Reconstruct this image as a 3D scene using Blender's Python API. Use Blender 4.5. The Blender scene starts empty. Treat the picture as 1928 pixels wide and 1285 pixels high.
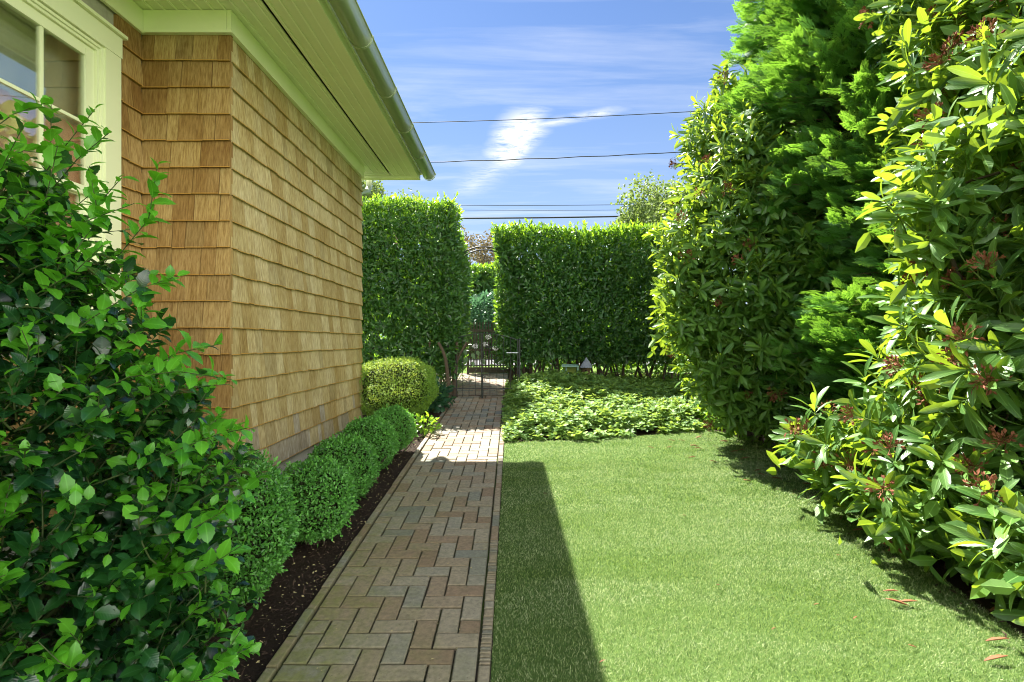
import bpy, math, random
import numpy as np
from mathutils import Vector
PI = math.pi
R = math.radians
rng = np.random.default_rng(7)
random.seed(7)
S = bpy.context.scene
C = S.collection
# ------------------------------------------------------------------ camera, sky, sun, exposure
CAMZ = 1.47
cam_d = bpy.data.cameras.new("camera"); cam = bpy.data.objects.new("camera", cam_d); C.objects.link(cam)
cam_d.lens = 18.0; cam_d.sensor_width = 36.0; cam_d.clip_start = 0.02; cam_d.clip_end = 3000
cam.location = (0, 0, CAMZ); cam.rotation_euler = (PI/2, 0, 0)
S.camera = cam
S.view_settings.view_transform = 'Standard'; S.view_settings.look = 'None'
S.view_settings.gamma = 1.0; S.view_settings.exposure = 2.63
S.cycles.max_bounces = 8; S.cycles.diffuse_bounces = 4; S.cycles.transmission_bounces = 6; S.cycles.transparent_max_bounces = 8
S.cycles.use_denoising = True; S.cycles.filter_width = 1.0
SUN = Vector((-1.38, 2.22, 3.53)).normalized()
sd = bpy.data.lights.new("sun", 'SUN'); sd.energy = 3.7; sd.angle = R(0.5); sd.color = (1.0, .95, .86)
so = bpy.data.objects.new("sun", sd); C.objects.link(so)
so.rotation_euler = SUN.to_track_quat('Z', 'Y').to_euler(); so.location = (0, 0, 30)

class NT:
    """small node-tree writer"""
    def __init__(s, tree): s.t = tree
    def n(s, typ, ins=None, **kw):
        nd = s.t.nodes.new(typ)
        for k, v in kw.items(): setattr(nd, k, v)
        for k, v in (ins or {}).items():
            if isinstance(v, bpy.types.NodeSocket): s.t.links.new(v, nd.inputs[k])
            else:
                if isinstance(v, tuple) and len(v) == 3 and nd.inputs[k].type == 'RGBA': v = (*v, 1)
                nd.inputs[k].default_value = v
        return nd
    def m(s, op, a, b=0.0, c=0.0, clamp=False):
        return s.n('ShaderNodeMath', {0: a, 1: b, 2: c}, operation=op, use_clamp=clamp).outputs[0]
    def mix(s, f, a, b, mode='MIX'):
        nd = s.n('ShaderNodeMix', {0: f, 6: a, 7: b}, data_type='RGBA', blend_type=mode); return nd.outputs[2]
    def noise(s, vec, scale, detail=3.0, rough=.55, dist=0.0):
        return s.n('ShaderNodeTexNoise', {'Vector': vec, 'Scale': scale, 'Detail': detail, 'Roughness': rough, 'Distortion': dist}).outputs[0]
    def ramp(s, f, pts):
        nd = s.n('ShaderNodeValToRGB', {0: f}); cr = nd.color_ramp
        while len(cr.elements) < len(pts): cr.elements.new(.5)
        for e, (p, c) in zip(cr.elements, pts):
            e.position = p; e.color = (*c, 1) if len(c) == 3 else c
        return nd.outputs[0]
    def scale(s, vec, sc):
        return s.n('ShaderNodeMapping', {'Vector': vec, 'Scale': sc}).outputs[0]

W = bpy.data.worlds.new("World"); S.world = W; W.use_nodes = True
t = NT(W.node_tree); bg = W.node_tree.nodes['Background']
sk = t.n('ShaderNodeTexSky', sky_type='NISHITA', sun_disc=False, sun_elevation=math.asin(SUN.z), sun_rotation=math.atan2(SUN.x, SUN.y), air_density=1.0, dust_density=.3, ozone_density=2.5)
tc = t.n('ShaderNodeTexCoord').outputs['Generated']
sx = t.n('ShaderNodeSeparateXYZ', {0: tc})
dz = t.m('MAXIMUM', sx.outputs[2], .03)
px = t.m('DIVIDE', sx.outputs[0], dz); py = t.m('DIVIDE', sx.outputs[1], dz)    # a flat cloud layer overhead
pv = t.n('ShaderNodeCombineXYZ', {0: px, 1: py, 2: 0.0}).outputs[0]
def seg(a, b, w):          # streak of cloud between two places of the layer
    ax, ay = a; bx, by = b; L = math.hypot(bx-ax, by-ay); ux, uy = (bx-ax)/L, (by-ay)/L
    wob = t.m('MULTIPLY', t.m('SUBTRACT', t.noise(pv, 5.0, 4), .5), .12)
    dx = t.m('SUBTRACT', t.m('ADD', px, wob), ax); dy = t.m('SUBTRACT', t.m('SUBTRACT', py, wob), ay)
    al = t.m('ADD', t.m('MULTIPLY', dx, ux), t.m('MULTIPLY', dy, uy))
    ac = t.m('ABSOLUTE', t.m('SUBTRACT', t.m('MULTIPLY', dx, uy), t.m('MULTIPLY', dy, ux)))
    over = t.m('MAXIMUM', t.m('MAXIMUM', t.m('MULTIPLY', al, -1.0), t.m('SUBTRACT', al, L)), 0.0)
    d = t.m('SQRT', t.m('ADD', t.m('MULTIPLY', ac, ac), t.m('MULTIPLY', t.m('MULTIPLY', over, over), .25)))
    return t.m('POWER', t.m('SUBTRACT', 1.0, t.m('DIVIDE', d, w), clamp=True), 1.5)
wisp = t.m('MAXIMUM', t.m('MAXIMUM', t.m('MULTIPLY', seg((.40, 2.24), (.05, 2.40), .075), .75), t.m('MULTIPLY', seg((.04, 2.42), (-.02, 2.76), .16), 1.9)), t.m('MULTIPLY', seg((-.03, 2.8), (-.25, 3.3), .20), .5))
wn = t.noise(t.n('ShaderNodeMapping', {'Vector': pv, 'Rotation': (0, 0, .5), 'Scale': (2.0, 5.5, 1)}).outputs[0], 3.0, 10, .72, 1.2)
wisp = t.m('MULTIPLY', wisp, t.m('MULTIPLY_ADD', wn, 4.2, -1.3, clamp=True), clamp=True)
st = t.noise(t.n('ShaderNodeMapping', {'Vector': pv, 'Rotation': (0, 0, .25), 'Scale': (.55, 2.6, 1), 'Location': (.3, .2, 0)}).outputs[0], 1.1, 6, .6, .5)
st = t.m('MULTIPLY', t.m('MULTIPLY_ADD', st, 3.4, -1.6, clamp=True), .55)
fine = t.m('MULTIPLY_ADD', t.noise(t.scale(pv, (1.2, 4, 1)), 3.0, 5, .65), .9, .2)
cl = t.m('MAXIMUM', wisp, t.m('MULTIPLY', st, fine), clamp=True)
dzu = sx.outputs[2]
hz = t.m('MULTIPLY', t.m('POWER', t.m('SUBTRACT', 1.0, dzu, clamp=True), 3.0), 1.35, clamp=True)
skc = t.mix(1.0, sk.outputs[0], (.315, .412, .553), 'MULTIPLY')
skc = t.mix(hz, skc, (1.85, 2.42, 3.22))
skc = t.mix(cl, skc, (3.95, 4.05, 4.2))
# unseen bright cloud added behind and beside the camera to lift the shade
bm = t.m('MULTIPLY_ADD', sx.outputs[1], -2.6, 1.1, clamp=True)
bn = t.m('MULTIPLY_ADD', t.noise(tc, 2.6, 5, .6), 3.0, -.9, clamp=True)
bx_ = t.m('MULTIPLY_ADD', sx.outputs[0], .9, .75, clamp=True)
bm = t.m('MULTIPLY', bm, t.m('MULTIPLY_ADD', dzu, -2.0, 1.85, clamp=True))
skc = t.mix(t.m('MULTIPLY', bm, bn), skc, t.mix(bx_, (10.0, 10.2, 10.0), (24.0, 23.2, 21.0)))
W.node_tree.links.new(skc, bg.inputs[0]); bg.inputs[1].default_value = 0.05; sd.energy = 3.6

# ------------------------------------------------------------------ terrain and helpers
def gz(y):
    return .058*np.clip(y, -3, 14.0)
def rnd(a, b, n=None): return rng.uniform(a, b, n)

class Geo:
    def __init__(s): s.v = []; s.f = []; s.n = 0; s.lc = []
    def add(s, v, f, lc=None):
        v = np.asarray(v, float).reshape(-1, 3)
        s.v.append(v)
        if not isinstance(f, list): f = [f]
        elif not isinstance(f[0], np.ndarray): f = [np.array([q for q in f if len(q) == k]) for k in sorted({len(q) for q in f})]
        for fc in f:
            if len(fc): s.f.append(fc + s.n)
        s.lc.append(np.zeros((len(v), 3)) if lc is None else np.broadcast_to(np.asarray(lc, float), (len(v), 3)))
        s.n += len(v)
    def box(s, x0, x1, y0, y1, z0, z1, r=None):
        v = [(x, y, z) for x in (x0, x1) for y in (y0, y1) for z in (z0, z1)]
        s.add(v, [(0, 1, 3, 2), (4, 6, 7, 5), (0, 4, 5, 1), (2, 3, 7, 6), (0, 2, 6, 4), (1, 5, 7, 3)], (0, 0, rng.random() if r is None else r))
    def hexa(s, v, r=None):    # 8 corners: 4 bottom (ccw from above) then 4 top
        s.add(v, [(3, 2, 1, 0), (4, 5, 6, 7), (0, 1, 5, 4), (1, 2, 6, 5), (2, 3, 7, 6), (3, 0, 4, 7)], (0, .5, rng.random() if r is None else r))
    def tube(s, P, rad, k=6, cap=True, r=None):
        P = np.asarray(P, float); n = len(P); rad = np.broadcast_to(rad, (n,))
        T = np.gradient(P, axis=0); T /= np.linalg.norm(T, axis=1, keepdims=True)+1e-9
        up = np.array([0, 0, 1.]) if abs(T[:, 2]).mean() < .8 else np.array([1., 0, 0])
        A = np.cross(T, up); A /= np.linalg.norm(A, axis=1, keepdims=True)+1e-9; B = np.cross(T, A)
        a = np.arange(k)*2*PI/k
        V = P[:, None] + rad[:, None, None]*(A[:, None]*np.cos(a)[None, :, None] + B[:, None]*np.sin(a)[None, :, None])
        i = np.arange(n-1)[:, None]*k; j = np.arange(k)[None]; j2 = (j+1) % k
        F = np.stack([i+j, i+j2, i+k+j2, i+k+j], -1).reshape(-1, 4)
        s.add(V.reshape(-1, 3), F, (0, 0, rng.random() if r is None else r))
        if cap:
            for e in (0, n-1):
                ring = V[e]; s.add(ring, [tuple(range(k)) if e else tuple(range(k))[::-1]], (0, 0, .5 if r is None else r))
    def build(s, name, mat, parent=None, smooth=False, loc=None):
        me = bpy.data.meshes.new(name)
        V = np.concatenate(s.v) if s.v else np.zeros((0, 3))
        if loc is not None: V = V - np.asarray(loc)
        me.vertices.add(len(V)); me.vertices.foreach_set('co', V.astype(np.float32).ravel())
        tot = np.concatenate([np.full(len(f), f.shape[1]) for f in s.f]).astype(np.int32)
        idx = np.concatenate([f.ravel() for f in s.f]).astype(np.int32)
        me.loops.add(len(idx)); me.loops.foreach_set('vertex_index', idx)
        me.polygons.add(len(tot)); me.polygons.foreach_set('loop_start', np.concatenate([[0], np.cumsum(tot)[:-1]]).astype(np.int32))
        me.polygons.foreach_set('loop_total', tot)
        me.polygons.foreach_set('use_smooth', np.full(len(tot), bool(smooth)))
        at = me.attributes.new('lc', 'FLOAT_VECTOR', 'POINT'); at.data.foreach_set('vector', np.concatenate(s.lc).astype(np.float32).ravel())
        me.materials.append(mat); me.update(calc_edges=True)
        o = bpy.data.objects.new(name, me); C.objects.link(o)
        if loc is not None: o.location = loc
        if parent is not None:
            o.parent = parent
            if loc is None: o.matrix_parent_inverse = parent.matrix_world.inverted()
        return o

def tag(o, label=None, cat=None, group=None, kind=None):
    if label: o['label'] = label
    if cat: o['category'] = cat
    if group: o['group'] = group
    if kind: o['kind'] = kind
    return o
def thing(name, label, cat, loc=(0, 0, 0), group=None):
    o = bpy.data.objects.new(name, None); C.objects.link(o); o.location = loc; o.empty_display_size = .2
    o.matrix_world = o.matrix_world.Translation(Vector(loc)) if False else o.matrix_basis.copy()
    return tag(o, label, cat, group)
def struct(o): o['kind'] = 'structure'; return o

def unit(a): return a/(np.linalg.norm(a, axis=-1, keepdims=True)+1e-9)
def rdir(n):
    return unit(rng.normal(size=(n, 3)))
# ---- leaf templates: rows (across, along, height), faces as quads/tris
def leaf_t(st, fold=.25, tip_drop=.15, curl=0.0):
    """st: list of (along, half width); three verts per station, pointed ends"""
    v = [(0, 0, 0, 0)]; f3 = []; f4 = []
    for (a, w) in st:
        h = -tip_drop*a*a + curl*math.sin(a*PI)
        v += [(-w, a, h, fold*w), (0, a, h, 0), (w, a, h, fold*w)]
    v.append((0, 1, -tip_drop, 0)); T = len(v)-1; n = len(st)
    f3 += [(0, 2, 1), (0, 3, 2)]
    for i in range(n-1):
        b = 1+3*i; f4 += [(b, b+1, b+4, b+3), (b+1, b+2, b+5, b+4)]
    b = 1+3*(n-1); f3 += [(b, b+1, T), (b+1, b+2, T)]
    return np.array(v, float), [np.array(f3)] + ([np.array(f4)] if f4 else [])
T_RHODO = leaf_t([(.10, .2), (.3, .62), (.6, 1.0), (.82, .84), (.94, .45)], .3, .16, .04)
T_LAUREL = leaf_t([(.25, .85), (.65, .95)], .3, .15)
T_BOX = leaf_t([(.5, 1.0)], .3, .05)
hs = []
for i in range(9):
    a = .08+.84*i/8; w = math.sin(min(1, a*1.08)*PI)**.75
    hs.append((a, w*(1.0 if i % 2 else .84)))
T_HOLLY = leaf_t(hs, .22, .12, .05)
T_WIDE = leaf_t([(.15, .7), (.45, 1.0), (.8, .6)], .15, .25)
def frond_t():
    v = []; f = []
    def rh(a, b, w, z=0):
        a = np.array(a); b = np.array(b); d = b-a; L = np.hypot(*d); n = np.array([-d[1], d[0]])/L*w; m = a+d*.45; k = len(v)
        for q, zz in ((a, z), (m-n, z-.01), (b, z-.02), (m+n, z-.01)): v.append((q[0], q[1], zz, 0))
        f.append((k, k+1, k+2, k+3))
    rh((0, 0), (0, 1), .03)
    for i in range(7):
        a = .08+.8*i/6.5; L = .5*(1-a)**.8+.12
        for sg in (-1, 1):
            th = R(40+8*math.sin(i*2.1+sg)); e = (sg*math.sin(th)*L, a+math.cos(th)*L)
            rh((0, a), e, .035, .03*math.sin(i*3+sg))
            if i < 5:
                for q in (.4, .68):
                    s0 = (e[0]*q, a+(e[1]-a)*q); th2 = th-R(45); th3 = th+R(42)
                    rh(s0, (s0[0]+sg*math.sin(th2)*L*.42, s0[1]+math.cos(th2)*L*.42), .026, .02)
                    rh(s0, (s0[0]+sg*math.sin(th3)*L*.30, s0[1]+math.cos(th3)*L*.30), .026, -.01)
    return np.array(v, float), [np.array(f)]
T_FROND = frond_t()

def leaves(g, tpl, P, D, N, L, Wd, rr=None):
    tv, tf = tpl; n = len(P)
    if n == 0: return
    D = unit(D); Sd = unit(np.cross(D, N)); N = np.cross(Sd, D)
    L = np.broadcast_to(L, (n,)); Wd = np.broadcast_to(Wd, (n,))
    V = P[:, None] + D[:, None]*(tv[None, :, 1]*L[:, None])[..., None] + Sd[:, None]*(tv[None, :, 0]*Wd[:, None])[..., None] + N[:, None]*(tv[None, :, 2]*L[:, None]+tv[None, :, 3]*Wd[:, None])[..., None]
    if rr is None: rr = rng.random(n)
    lc = np.empty((n, len(tv), 3)); lc[:, :, 0] = np.clip(tv[:, 0]/max(1e-6, abs(tv[:, 0]).max()), -1, 1); lc[:, :, 1] = tv[:, 1]; lc[:, :, 2] = rr[:, None]
    off = (np.arange(n)*len(tv))[:, None, None]
    g.add(V.reshape(-1, 3), [(f[None]+off).reshape(-1, f.shape[1]) for f in tf], lc.reshape(-1, 3))

# ------------------------------------------------------------------ materials
def mat(name):
    m = bpy.data.materials.new(name); m.use_nodes = True
    m.node_tree.nodes.clear(); t = NT(m.node_tree)
    t.out = t.n('ShaderNodeOutputMaterial'); return m, t
def pbr(t, col, rough=.6, spec=.5, bump=None, bs=.3, bd=.01, metal=0.0, coat=0.0):
    ins = {'Base Color': col, 'Roughness': rough, 'Metallic': metal, 'Specular IOR Level': spec, 'Coat Weight': coat}
    p = t.n('ShaderNodeBsdfPrincipled', ins)
    if bump is not None:
        b = t.n('ShaderNodeBump', {'Height': bump, 'Strength': bs, 'Distance': bd}); t.t.links.new(b.outputs[0], p.inputs['Normal'])
    return p
def fin(t, sh): t.t.links.new(sh.outputs[0], t.out.inputs[0])
def lcs(t):
    a = t.n('ShaderNodeAttribute', attribute_name='lc', attribute_type='GEOMETRY'); s = t.n('ShaderNodeSeparateXYZ', {0: a.outputs['Vector']})
    return s.outputs
def obc(t): return t.n('ShaderNodeTexCoord').outputs['Object']
def simple(name, col, rough=.5, spec=.5, metal=0.0, var=.12, ns=6.0, bump=0.0, coat=0.0, dirt=None):
    m, t = mat(name); oc = obc(t); n = t.noise(oc, ns, 5)
    c = t.mix(n, tuple(x*(1-var) for x in col), tuple(min(1, x*(1+var)) for x in col))
    if dirt: c = t.mix(t.m('MULTIPLY_ADD', t.noise(oc, 2.3, 6, .7), 3.0, -1.7, clamp=True), c, dirt)
    fin(t, pbr(t, c, rough, spec, t.noise(oc, ns*8, 3) if bump else None, bump, .003, metal, coat)); return m
def leafmat(name, dark, light, trans, tw=.4, rough=.42, spec=.5, vein=.25, back=1.25, pts=None, coat=0.0, bump=True):
    m, t = mat(name); o = lcs(t); oc = obc(t)
    cl = t.noise(oc, 3.0, 3)
    f = t.m('ADD', t.m('MULTIPLY', o[2], .75), t.m('MULTIPLY', t.m('SUBTRACT', cl, .3), .6), clamp=True)
    c = t.ramp(f, pts or [(0, dark), (.6, tuple((a+b)/2 for a, b in zip(dark, light))), (1, light)])
    rib = t.m('LESS_THAN', t.m('ABSOLUTE', o[0]), .07)
    c = t.mix(t.m('MULTIPLY', rib, vein), c, tuple(min(1, x*1.8+.05) for x in light))
    bf = t.n('ShaderNodeNewGeometry').outputs['Backfacing']
    c2 = t.mix(1.0, c, (back, back*.97, back*1.0), 'MULTIPLY'); c = t.mix(bf, c, c2)
    tcx = t.mix(t.m('MULTIPLY', o[2], .6), tuple(x*.8 for x in trans), tuple(min(1, x*1.15) for x in trans))
    ro = t.m('ADD', t.m('MULTIPLY', bf, .2), rough)
    p = pbr(t, c, ro, spec, t.m('SINE', t.m('MULTIPLY', t.m('ADD', o[1], t.m('MULTIPLY', t.m('ABSOLUTE', o[0]), -.25)), 60.0)) if bump else None, .12, .002, 0, coat)
    tr = t.n('ShaderNodeBsdfTranslucent', {0: tcx})
    fin(t, t.n('ShaderNodeMixShader', {0: tw, 1: p.outputs[0], 2: tr.outputs[0]})); return m

M = {}
M['laurel'] = leafmat('laurel_leaf', (.012, .055, .02), (.075, .19, .045), (.24, .45, .03), .34, .3, .6)
M['laurel_new'] = leafmat('laurel_new_leaf', (.06, .16, .015), (.14, .30, .02), (.38, .62, .03), .45, .35, .5)
M['rhodo'] = leafmat('rhododendron_leaf', (.02, .085, .022), (.14, .27, .055), (.40, .56, .03), .35, .36, .5, vein=.4)
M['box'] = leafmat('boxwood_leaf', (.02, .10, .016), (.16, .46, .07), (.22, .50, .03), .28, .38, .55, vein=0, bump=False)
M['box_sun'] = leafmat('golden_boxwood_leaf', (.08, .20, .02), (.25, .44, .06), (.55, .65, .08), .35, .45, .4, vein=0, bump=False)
M['holly'] = leafmat('holly_leaf', (.003, .020, .010), (.022, .10, .018), (.08, .28, .01), .25, .2, .65, vein=.2, coat=.15)
M['holly_new'] = leafmat('holly_new_leaf', (.045, .21, .014), (.14, .44, .03), (.2, .6, .02), .42, .28, .5, vein=.25)
M['cedar'] = leafmat('cedar_frond', (.016, .075, .02), (.15, .37, .07), (.30, .58, .045), .36, .5, .4, vein=0, bump=False)
M['pachy'] = leafmat('pachysandra_leaf', (.035, .12, .03), (.30, .46, .11), (.42, .56, .08), .33, .55, .3, vein=.1, bump=False)
M['tree'] = leafmat('tree_leaf', (.06, .10, .03), (.15, .22, .06), (.28, .38, .08), .35, .55, .3, vein=0, bump=False)
M['tree_red'] = leafmat('bronze_tree_leaf', (.06, .055, .035), (.16, .13, .08), (.26, .2, .08), .3, .55, .3, vein=0, bump=False)
M['blue_green'] = leafmat('blue_green_leaf', (.015, .065, .03), (.05, .14, .055), (.12, .28, .12), .3, .35, .5, vein=.1, bump=False)
M['hosta'] = leafmat('variegated_leaf', (.06, .14, .05), (.13, .24, .09), (.4, .55, .2), .35, .45, .4, vein=.1, bump=False)
M['petal'] = simple('flower_petal', (.85, .82, .84), .6)
M['dead'] = simple('dried_flower', (.20, .075, .04), .8, .2, var=.5, ns=60)
M['deadleaf'] = simple('dry_leaf', (.20, .075, .035), .6, .3, var=.4, ns=30)
M['bark'] = simple('bark', (.10, .075, .055), .85, .2, var=.45, ns=25, bump=.6)
M['twig'] = simple('twig', (.16, .13, .05), .7, .3, var=.35, ns=30)
M['hollystem'] = simple('holly_bark', (.05, .075, .022), .6, .3, var=.4, ns=30)
M['greentwig'] = simple('green_twig', (.13, .20, .04), .6, .4, var=.3, ns=30)
M['trim'] = simple('cream_paint', (.80, .83, .56), .42, .4, var=.035, ns=3, dirt=(.70, .73, .48))
M['beadboard'] = simple('soffit_paint', (.76, .78, .53), .5, .35, var=.05, ns=3, dirt=(.66, .68, .46))
M['bead'] = simple('soffit_bead_paint', (.88, .90, .66), .5, .35, var=.02)
M['slot'] = simple('vent_slot', (.015, .015, .012), .9, .1)
M['gutter'] = simple('sage_enamel', (.34, .40, .26), .28, .5, var=.10, ns=4, coat=.3, dirt=(.26, .30, .19))
M['iron'] = simple('black_iron', (.018, .02, .022), .5, .5, var=.3, ns=30)
M['wire'] = simple('wire_rubber', (.012, .013, .016), .6, .3)
M['gatewood'] = simple('dark_stained_wood', (.045, .035, .022), .6, .4, var=.35, ns=20, bump=.3)
M['roofshingle'] = simple('roof_shingle', (.12, .11, .10), .9, .2, var=.35, ns=18)
M['room'] = simple('room_wall', (.45, .42, .36), .8, .2)
M['pink_reflection'] = simple('salmon_reflection', (.90, .52, .40), .9, .1, var=.1, ns=4)

def mk_shingle(name, a, b, c3, hue=1.0):
    m, t = mat(name); o = lcs(t); oc = obc(t)
    gr = t.noise(t.scale(oc, (110, 110, 3.0)), 1.0, 6, .65); gr2 = t.noise(t.scale(oc, (18, 18, 1.0)), 1.0, 3)
    kn = t.n('ShaderNodeTexVoronoi', {'Vector': t.scale(oc, (3.1, 3.1, 1.6)), 'Scale': 1.0}, feature='F1').outputs['Distance']
    col = t.ramp(o[2], [(0, a), (.45, b), (.8, c3), (1, tuple(x*.78 for x in b))])
    col = t.mix(t.m('MULTIPLY_ADD', gr, 1.6, -.5, clamp=True), tuple(.62*x for x in (1, .95, .85)), (1.12, 1.1, 1.06)) if False else t.mix(t.m('MULTIPLY_ADD', gr, 3.6, -1.3, clamp=True), t.mix(1.0, col, (.62, .54, .42), 'MULTIPLY'), t.mix(1.0, col, (1.12, 1.12, 1.1), 'MULTIPLY'))
    col = t.mix(t.m('MULTIPLY_ADD', gr2, 1.8, -.75, clamp=True), col, t.mix(1.0, col, (.80, .72, .56), 'MULTIPLY'))
    col = t.mix(t.m('MULTIPLY', t.m('LESS_THAN', kn, .07), .35), col, (.16, .08, .03))
    bl = t.noise(t.scale(oc, (2.2, 2.2, .9)), 1.0, 4, .6); col = t.mix(t.m('MULTIPLY_ADD', bl, 3.0, -1.35, clamp=True), col, t.mix(1.0, col, (.82, .72, .5), 'MULTIPLY'))
    edge = t.m('LESS_THAN', o[1], .04)     # orange-stained sawn butt of each shingle, with reflected sun painted in
    col = t.mix(t.m('MULTIPLY', edge, .7), col, (.52, .27, .05))
    fin(t, pbr(t, col, .75, .25, gr, .5, .003)); return m
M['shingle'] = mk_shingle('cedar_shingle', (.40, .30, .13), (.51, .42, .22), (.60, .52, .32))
M['shingle_shaded'] = mk_shingle('shaded_cedar_shingle', (.30, .18, .065), (.41, .28, .12), (.48, .35, .16))  # browner cedar for the return and recess, darkened to paint in their shade
M['shingle_old'] = mk_shingle('weathered_cedar_shingle', (.33, .29, .22), (.46, .42, .34), (.60, .56, .48))

m, t = mat('brick'); o = lcs(t); oc = obc(t)
n1 = t.noise(oc, 45, 5, .6); n2 = t.noise(oc, 3.2, 5, .65)
col = t.ramp(o[2], [(0, (.27, .18, .125)), (.25, (.32, .25, .18)), (.55, (.35, .30, .23)), (.85, (.31, .29, .24)), (1, (.19, .20, .185))])
col = t.mix(t.m('MULTIPLY_ADD', n1, 1.2, -.2, clamp=True), t.mix(1.0, col, (.42, .42, .42), 'MULTIPLY'), t.mix(1.0, col, (1.45, 1.4, 1.35), 'MULTIPLY'))
sp = t.m('LESS_THAN', t.noise(oc, 85, 4, .7), .36)
col = t.mix(t.m('MULTIPLY', sp, .6), col, (.05, .05, .04))
sxy = t.n('ShaderNodeSeparateXYZ', {0: oc})
mossx = t.m('MULTIPLY_ADD', sxy.outputs[0], -2.0, -.85)
mossy = t.m('MULTIPLY_ADD', sxy.outputs[1], -.22, 1.35, clamp=True)
mo = t.m('MULTIPLY', t.m('ADD', t.m('MULTIPLY_ADD', n2, 2.6, -1.25), t.m('MAXIMUM', mossx, -.25), clamp=True), mossy)
mo = t.m('MULTIPLY', mo, t.m('MULTIPLY_ADD', t.noise(oc, 14, 6, .7), 3.5, -1.1, clamp=True))
col = t.mix(t.m('MULTIPLY', mo, .9), col, t.mix(n1, (.07, .095, .012), (.27, .28, .07)))
gm = t.m('MULTIPLY_ADD', t.noise(oc, 5.5, 5, .7), 3.5, -2.0, clamp=True)
col = t.mix(t.m('MULTIPLY', gm, .5), col, (.11, .11, .09))
alg = t.m('MULTIPLY', t.m('MULTIPLY_ADD', t.noise(oc, 1.7, 5, .7), 2.0, -.5, clamp=True), t.m('MULTIPLY_ADD', sxy.outputs[1], -.22, 1.35, clamp=True))
col = t.mix(t.m('MULTIPLY', alg, .5), col, (.16, .17, .075))
edge = o[1]
col = t.mix(t.m('MULTIPLY', edge, .55), col, (.06, .055, .03))
fin(t, pbr(t, col, .8, .3, t.m('ADD', n1, t.m('MULTIPLY', t.noise(oc, 160, 3), .5)), .55, .004)); M['brick'] = m

m, t = mat('mulch'); oc = obc(t)
n1 = t.noise(oc, 60, 6, .7); n2 = t.noise(oc, 5, 4)
fin(t, pbr(t, t.mix(n2, t.ramp(n1, [(.3, (.012, .008, .005)), (.6, (.045, .03, .02)), (.8, (.12, .085, .06))]), (.035, .026, .018)), .95, .15, n1, 1.0, .02)); M['mulch'] = m
m, t = mat('joint_sand'); oc = obc(t); n1 = t.noise(oc, 70, 5, .7)
fin(t, pbr(t, t.mix(t.m('MULTIPLY_ADD', t.noise(oc, 4, 4), 3, -1.2, clamp=True), t.mix(n1, (.04, .034, .024), (.11, .09, .06)), (.06, .10, .015)), .95, .1, n1, .8, .01)); M['joint'] = m
m, t = mat('turf_backing'); oc = obc(t); n1 = t.noise(oc, 90, 4, .7)
fin(t, pbr(t, t.mix(n1, (.045, .085, .018), (.12, .19, .05)), .9, .1, n1, 1.0, .01)); M['turf'] = m
m, t = mat('turf_blade'); o = lcs(t); oc = obc(t)
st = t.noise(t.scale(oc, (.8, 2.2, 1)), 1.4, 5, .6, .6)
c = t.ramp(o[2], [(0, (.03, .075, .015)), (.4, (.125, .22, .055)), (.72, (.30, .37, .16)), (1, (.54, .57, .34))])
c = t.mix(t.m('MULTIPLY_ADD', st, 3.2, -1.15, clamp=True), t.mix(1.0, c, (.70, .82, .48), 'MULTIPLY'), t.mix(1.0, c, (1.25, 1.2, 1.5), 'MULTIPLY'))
p = pbr(t, c, .5, .35); tr = t.n('ShaderNodeBsdfTranslucent', {0: t.mix(1.0, c, (1.3, 1.35, .8), 'MULTIPLY')})
fin(t, t.n('ShaderNodeMixShader', {0: .3, 1: p.outputs[0], 2: tr.outputs[0]})); M['blade'] = m
m, t = mat('meadow'); oc = obc(t); n1 = t.noise(oc, 30, 5, .7)
fin(t, pbr(t, t.mix(n1, (.07, .13, .025), (.19, .28, .06)), .9, .1, n1, 1.0, .03)); M['grassland'] = m
M['asphalt'] = simple('street_asphalt', (.12, .12, .125), .85, .2, var=.15, ns=40)

m, t = mat('window_glass')
lw = t.n('ShaderNodeFresnel', {0: 1.5}).outputs[0]
gl = t.n('ShaderNodeBsdfGlossy', {0: (1, 1, 1), 'Roughness': .015}); tp = t.n('ShaderNodeBsdfTransparent', {0: (.86, .88, .84)})
fin(t, t.n('ShaderNodeMixShader', {0: t.m('MULTIPLY_ADD', lw, .55, .03, clamp=True), 1: tp.outputs[0], 2: gl.outputs[0]})); M['glass'] = m

# ------------------------------------------------------------------ ground sheets
def sheet(name, xs_fn, ys, off, material, nx=8, wob=0.0):
    """strip of ground following the slope; xs_fn(y) -> (x0, x1)"""
    g = Geo(); V = []
    for y in ys:
        x0, x1 = xs_fn(y)
        for i in range(nx+1):
            x = x0+(x1-x0)*i/nx
            V.append((x, y, gz(y)+off+(wob*(math.sin(x*7+y*3)*math.sin(y*5-x*2)) if wob else 0)))
    n = nx+1; F = [(r*n+i, r*n+i+1, (r+1)*n+i+1, (r+1)*n+i) for r in range(len(ys)-1) for i in range(nx)]
    g.add(V, F); return g.build(name, material, smooth=bool(wob))
struct(sheet('ground', lambda y: (-600, 600), [-600, -3, 0, 3, 6, 9, 12, 14, 30, 100, 1500], -.03, M['grassland'], 4))
PX0, PX1 = -.955, -.145      # herringbone field of the path
yy = list(np.arange(-3, 12.01, .25))
struct(sheet('planting_bed', lambda y: (-2.7, PX0-.05), list(np.arange(-3, 8.41, .12)), -.012, M['mulch'], 14, .012))
LE = [(-3, 2.3), (2.0, 2.3), (2.6, 2.32), (3.43, 2.45), (4.52, 2.8), (5.5, 2.92), (6.2, 2.6), (6.45, 2.3)]   # lawn's right edge (y, x)
FR = [(-.09, 5.77), (.83, 5.85), (1.84, 6.15), (2.4, 6.42)]                                                    # lawn's far edge (x, y)
def lawn_x(y): return float(np.interp(y, [p[0] for p in LE], [p[1] for p in LE]))
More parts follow.
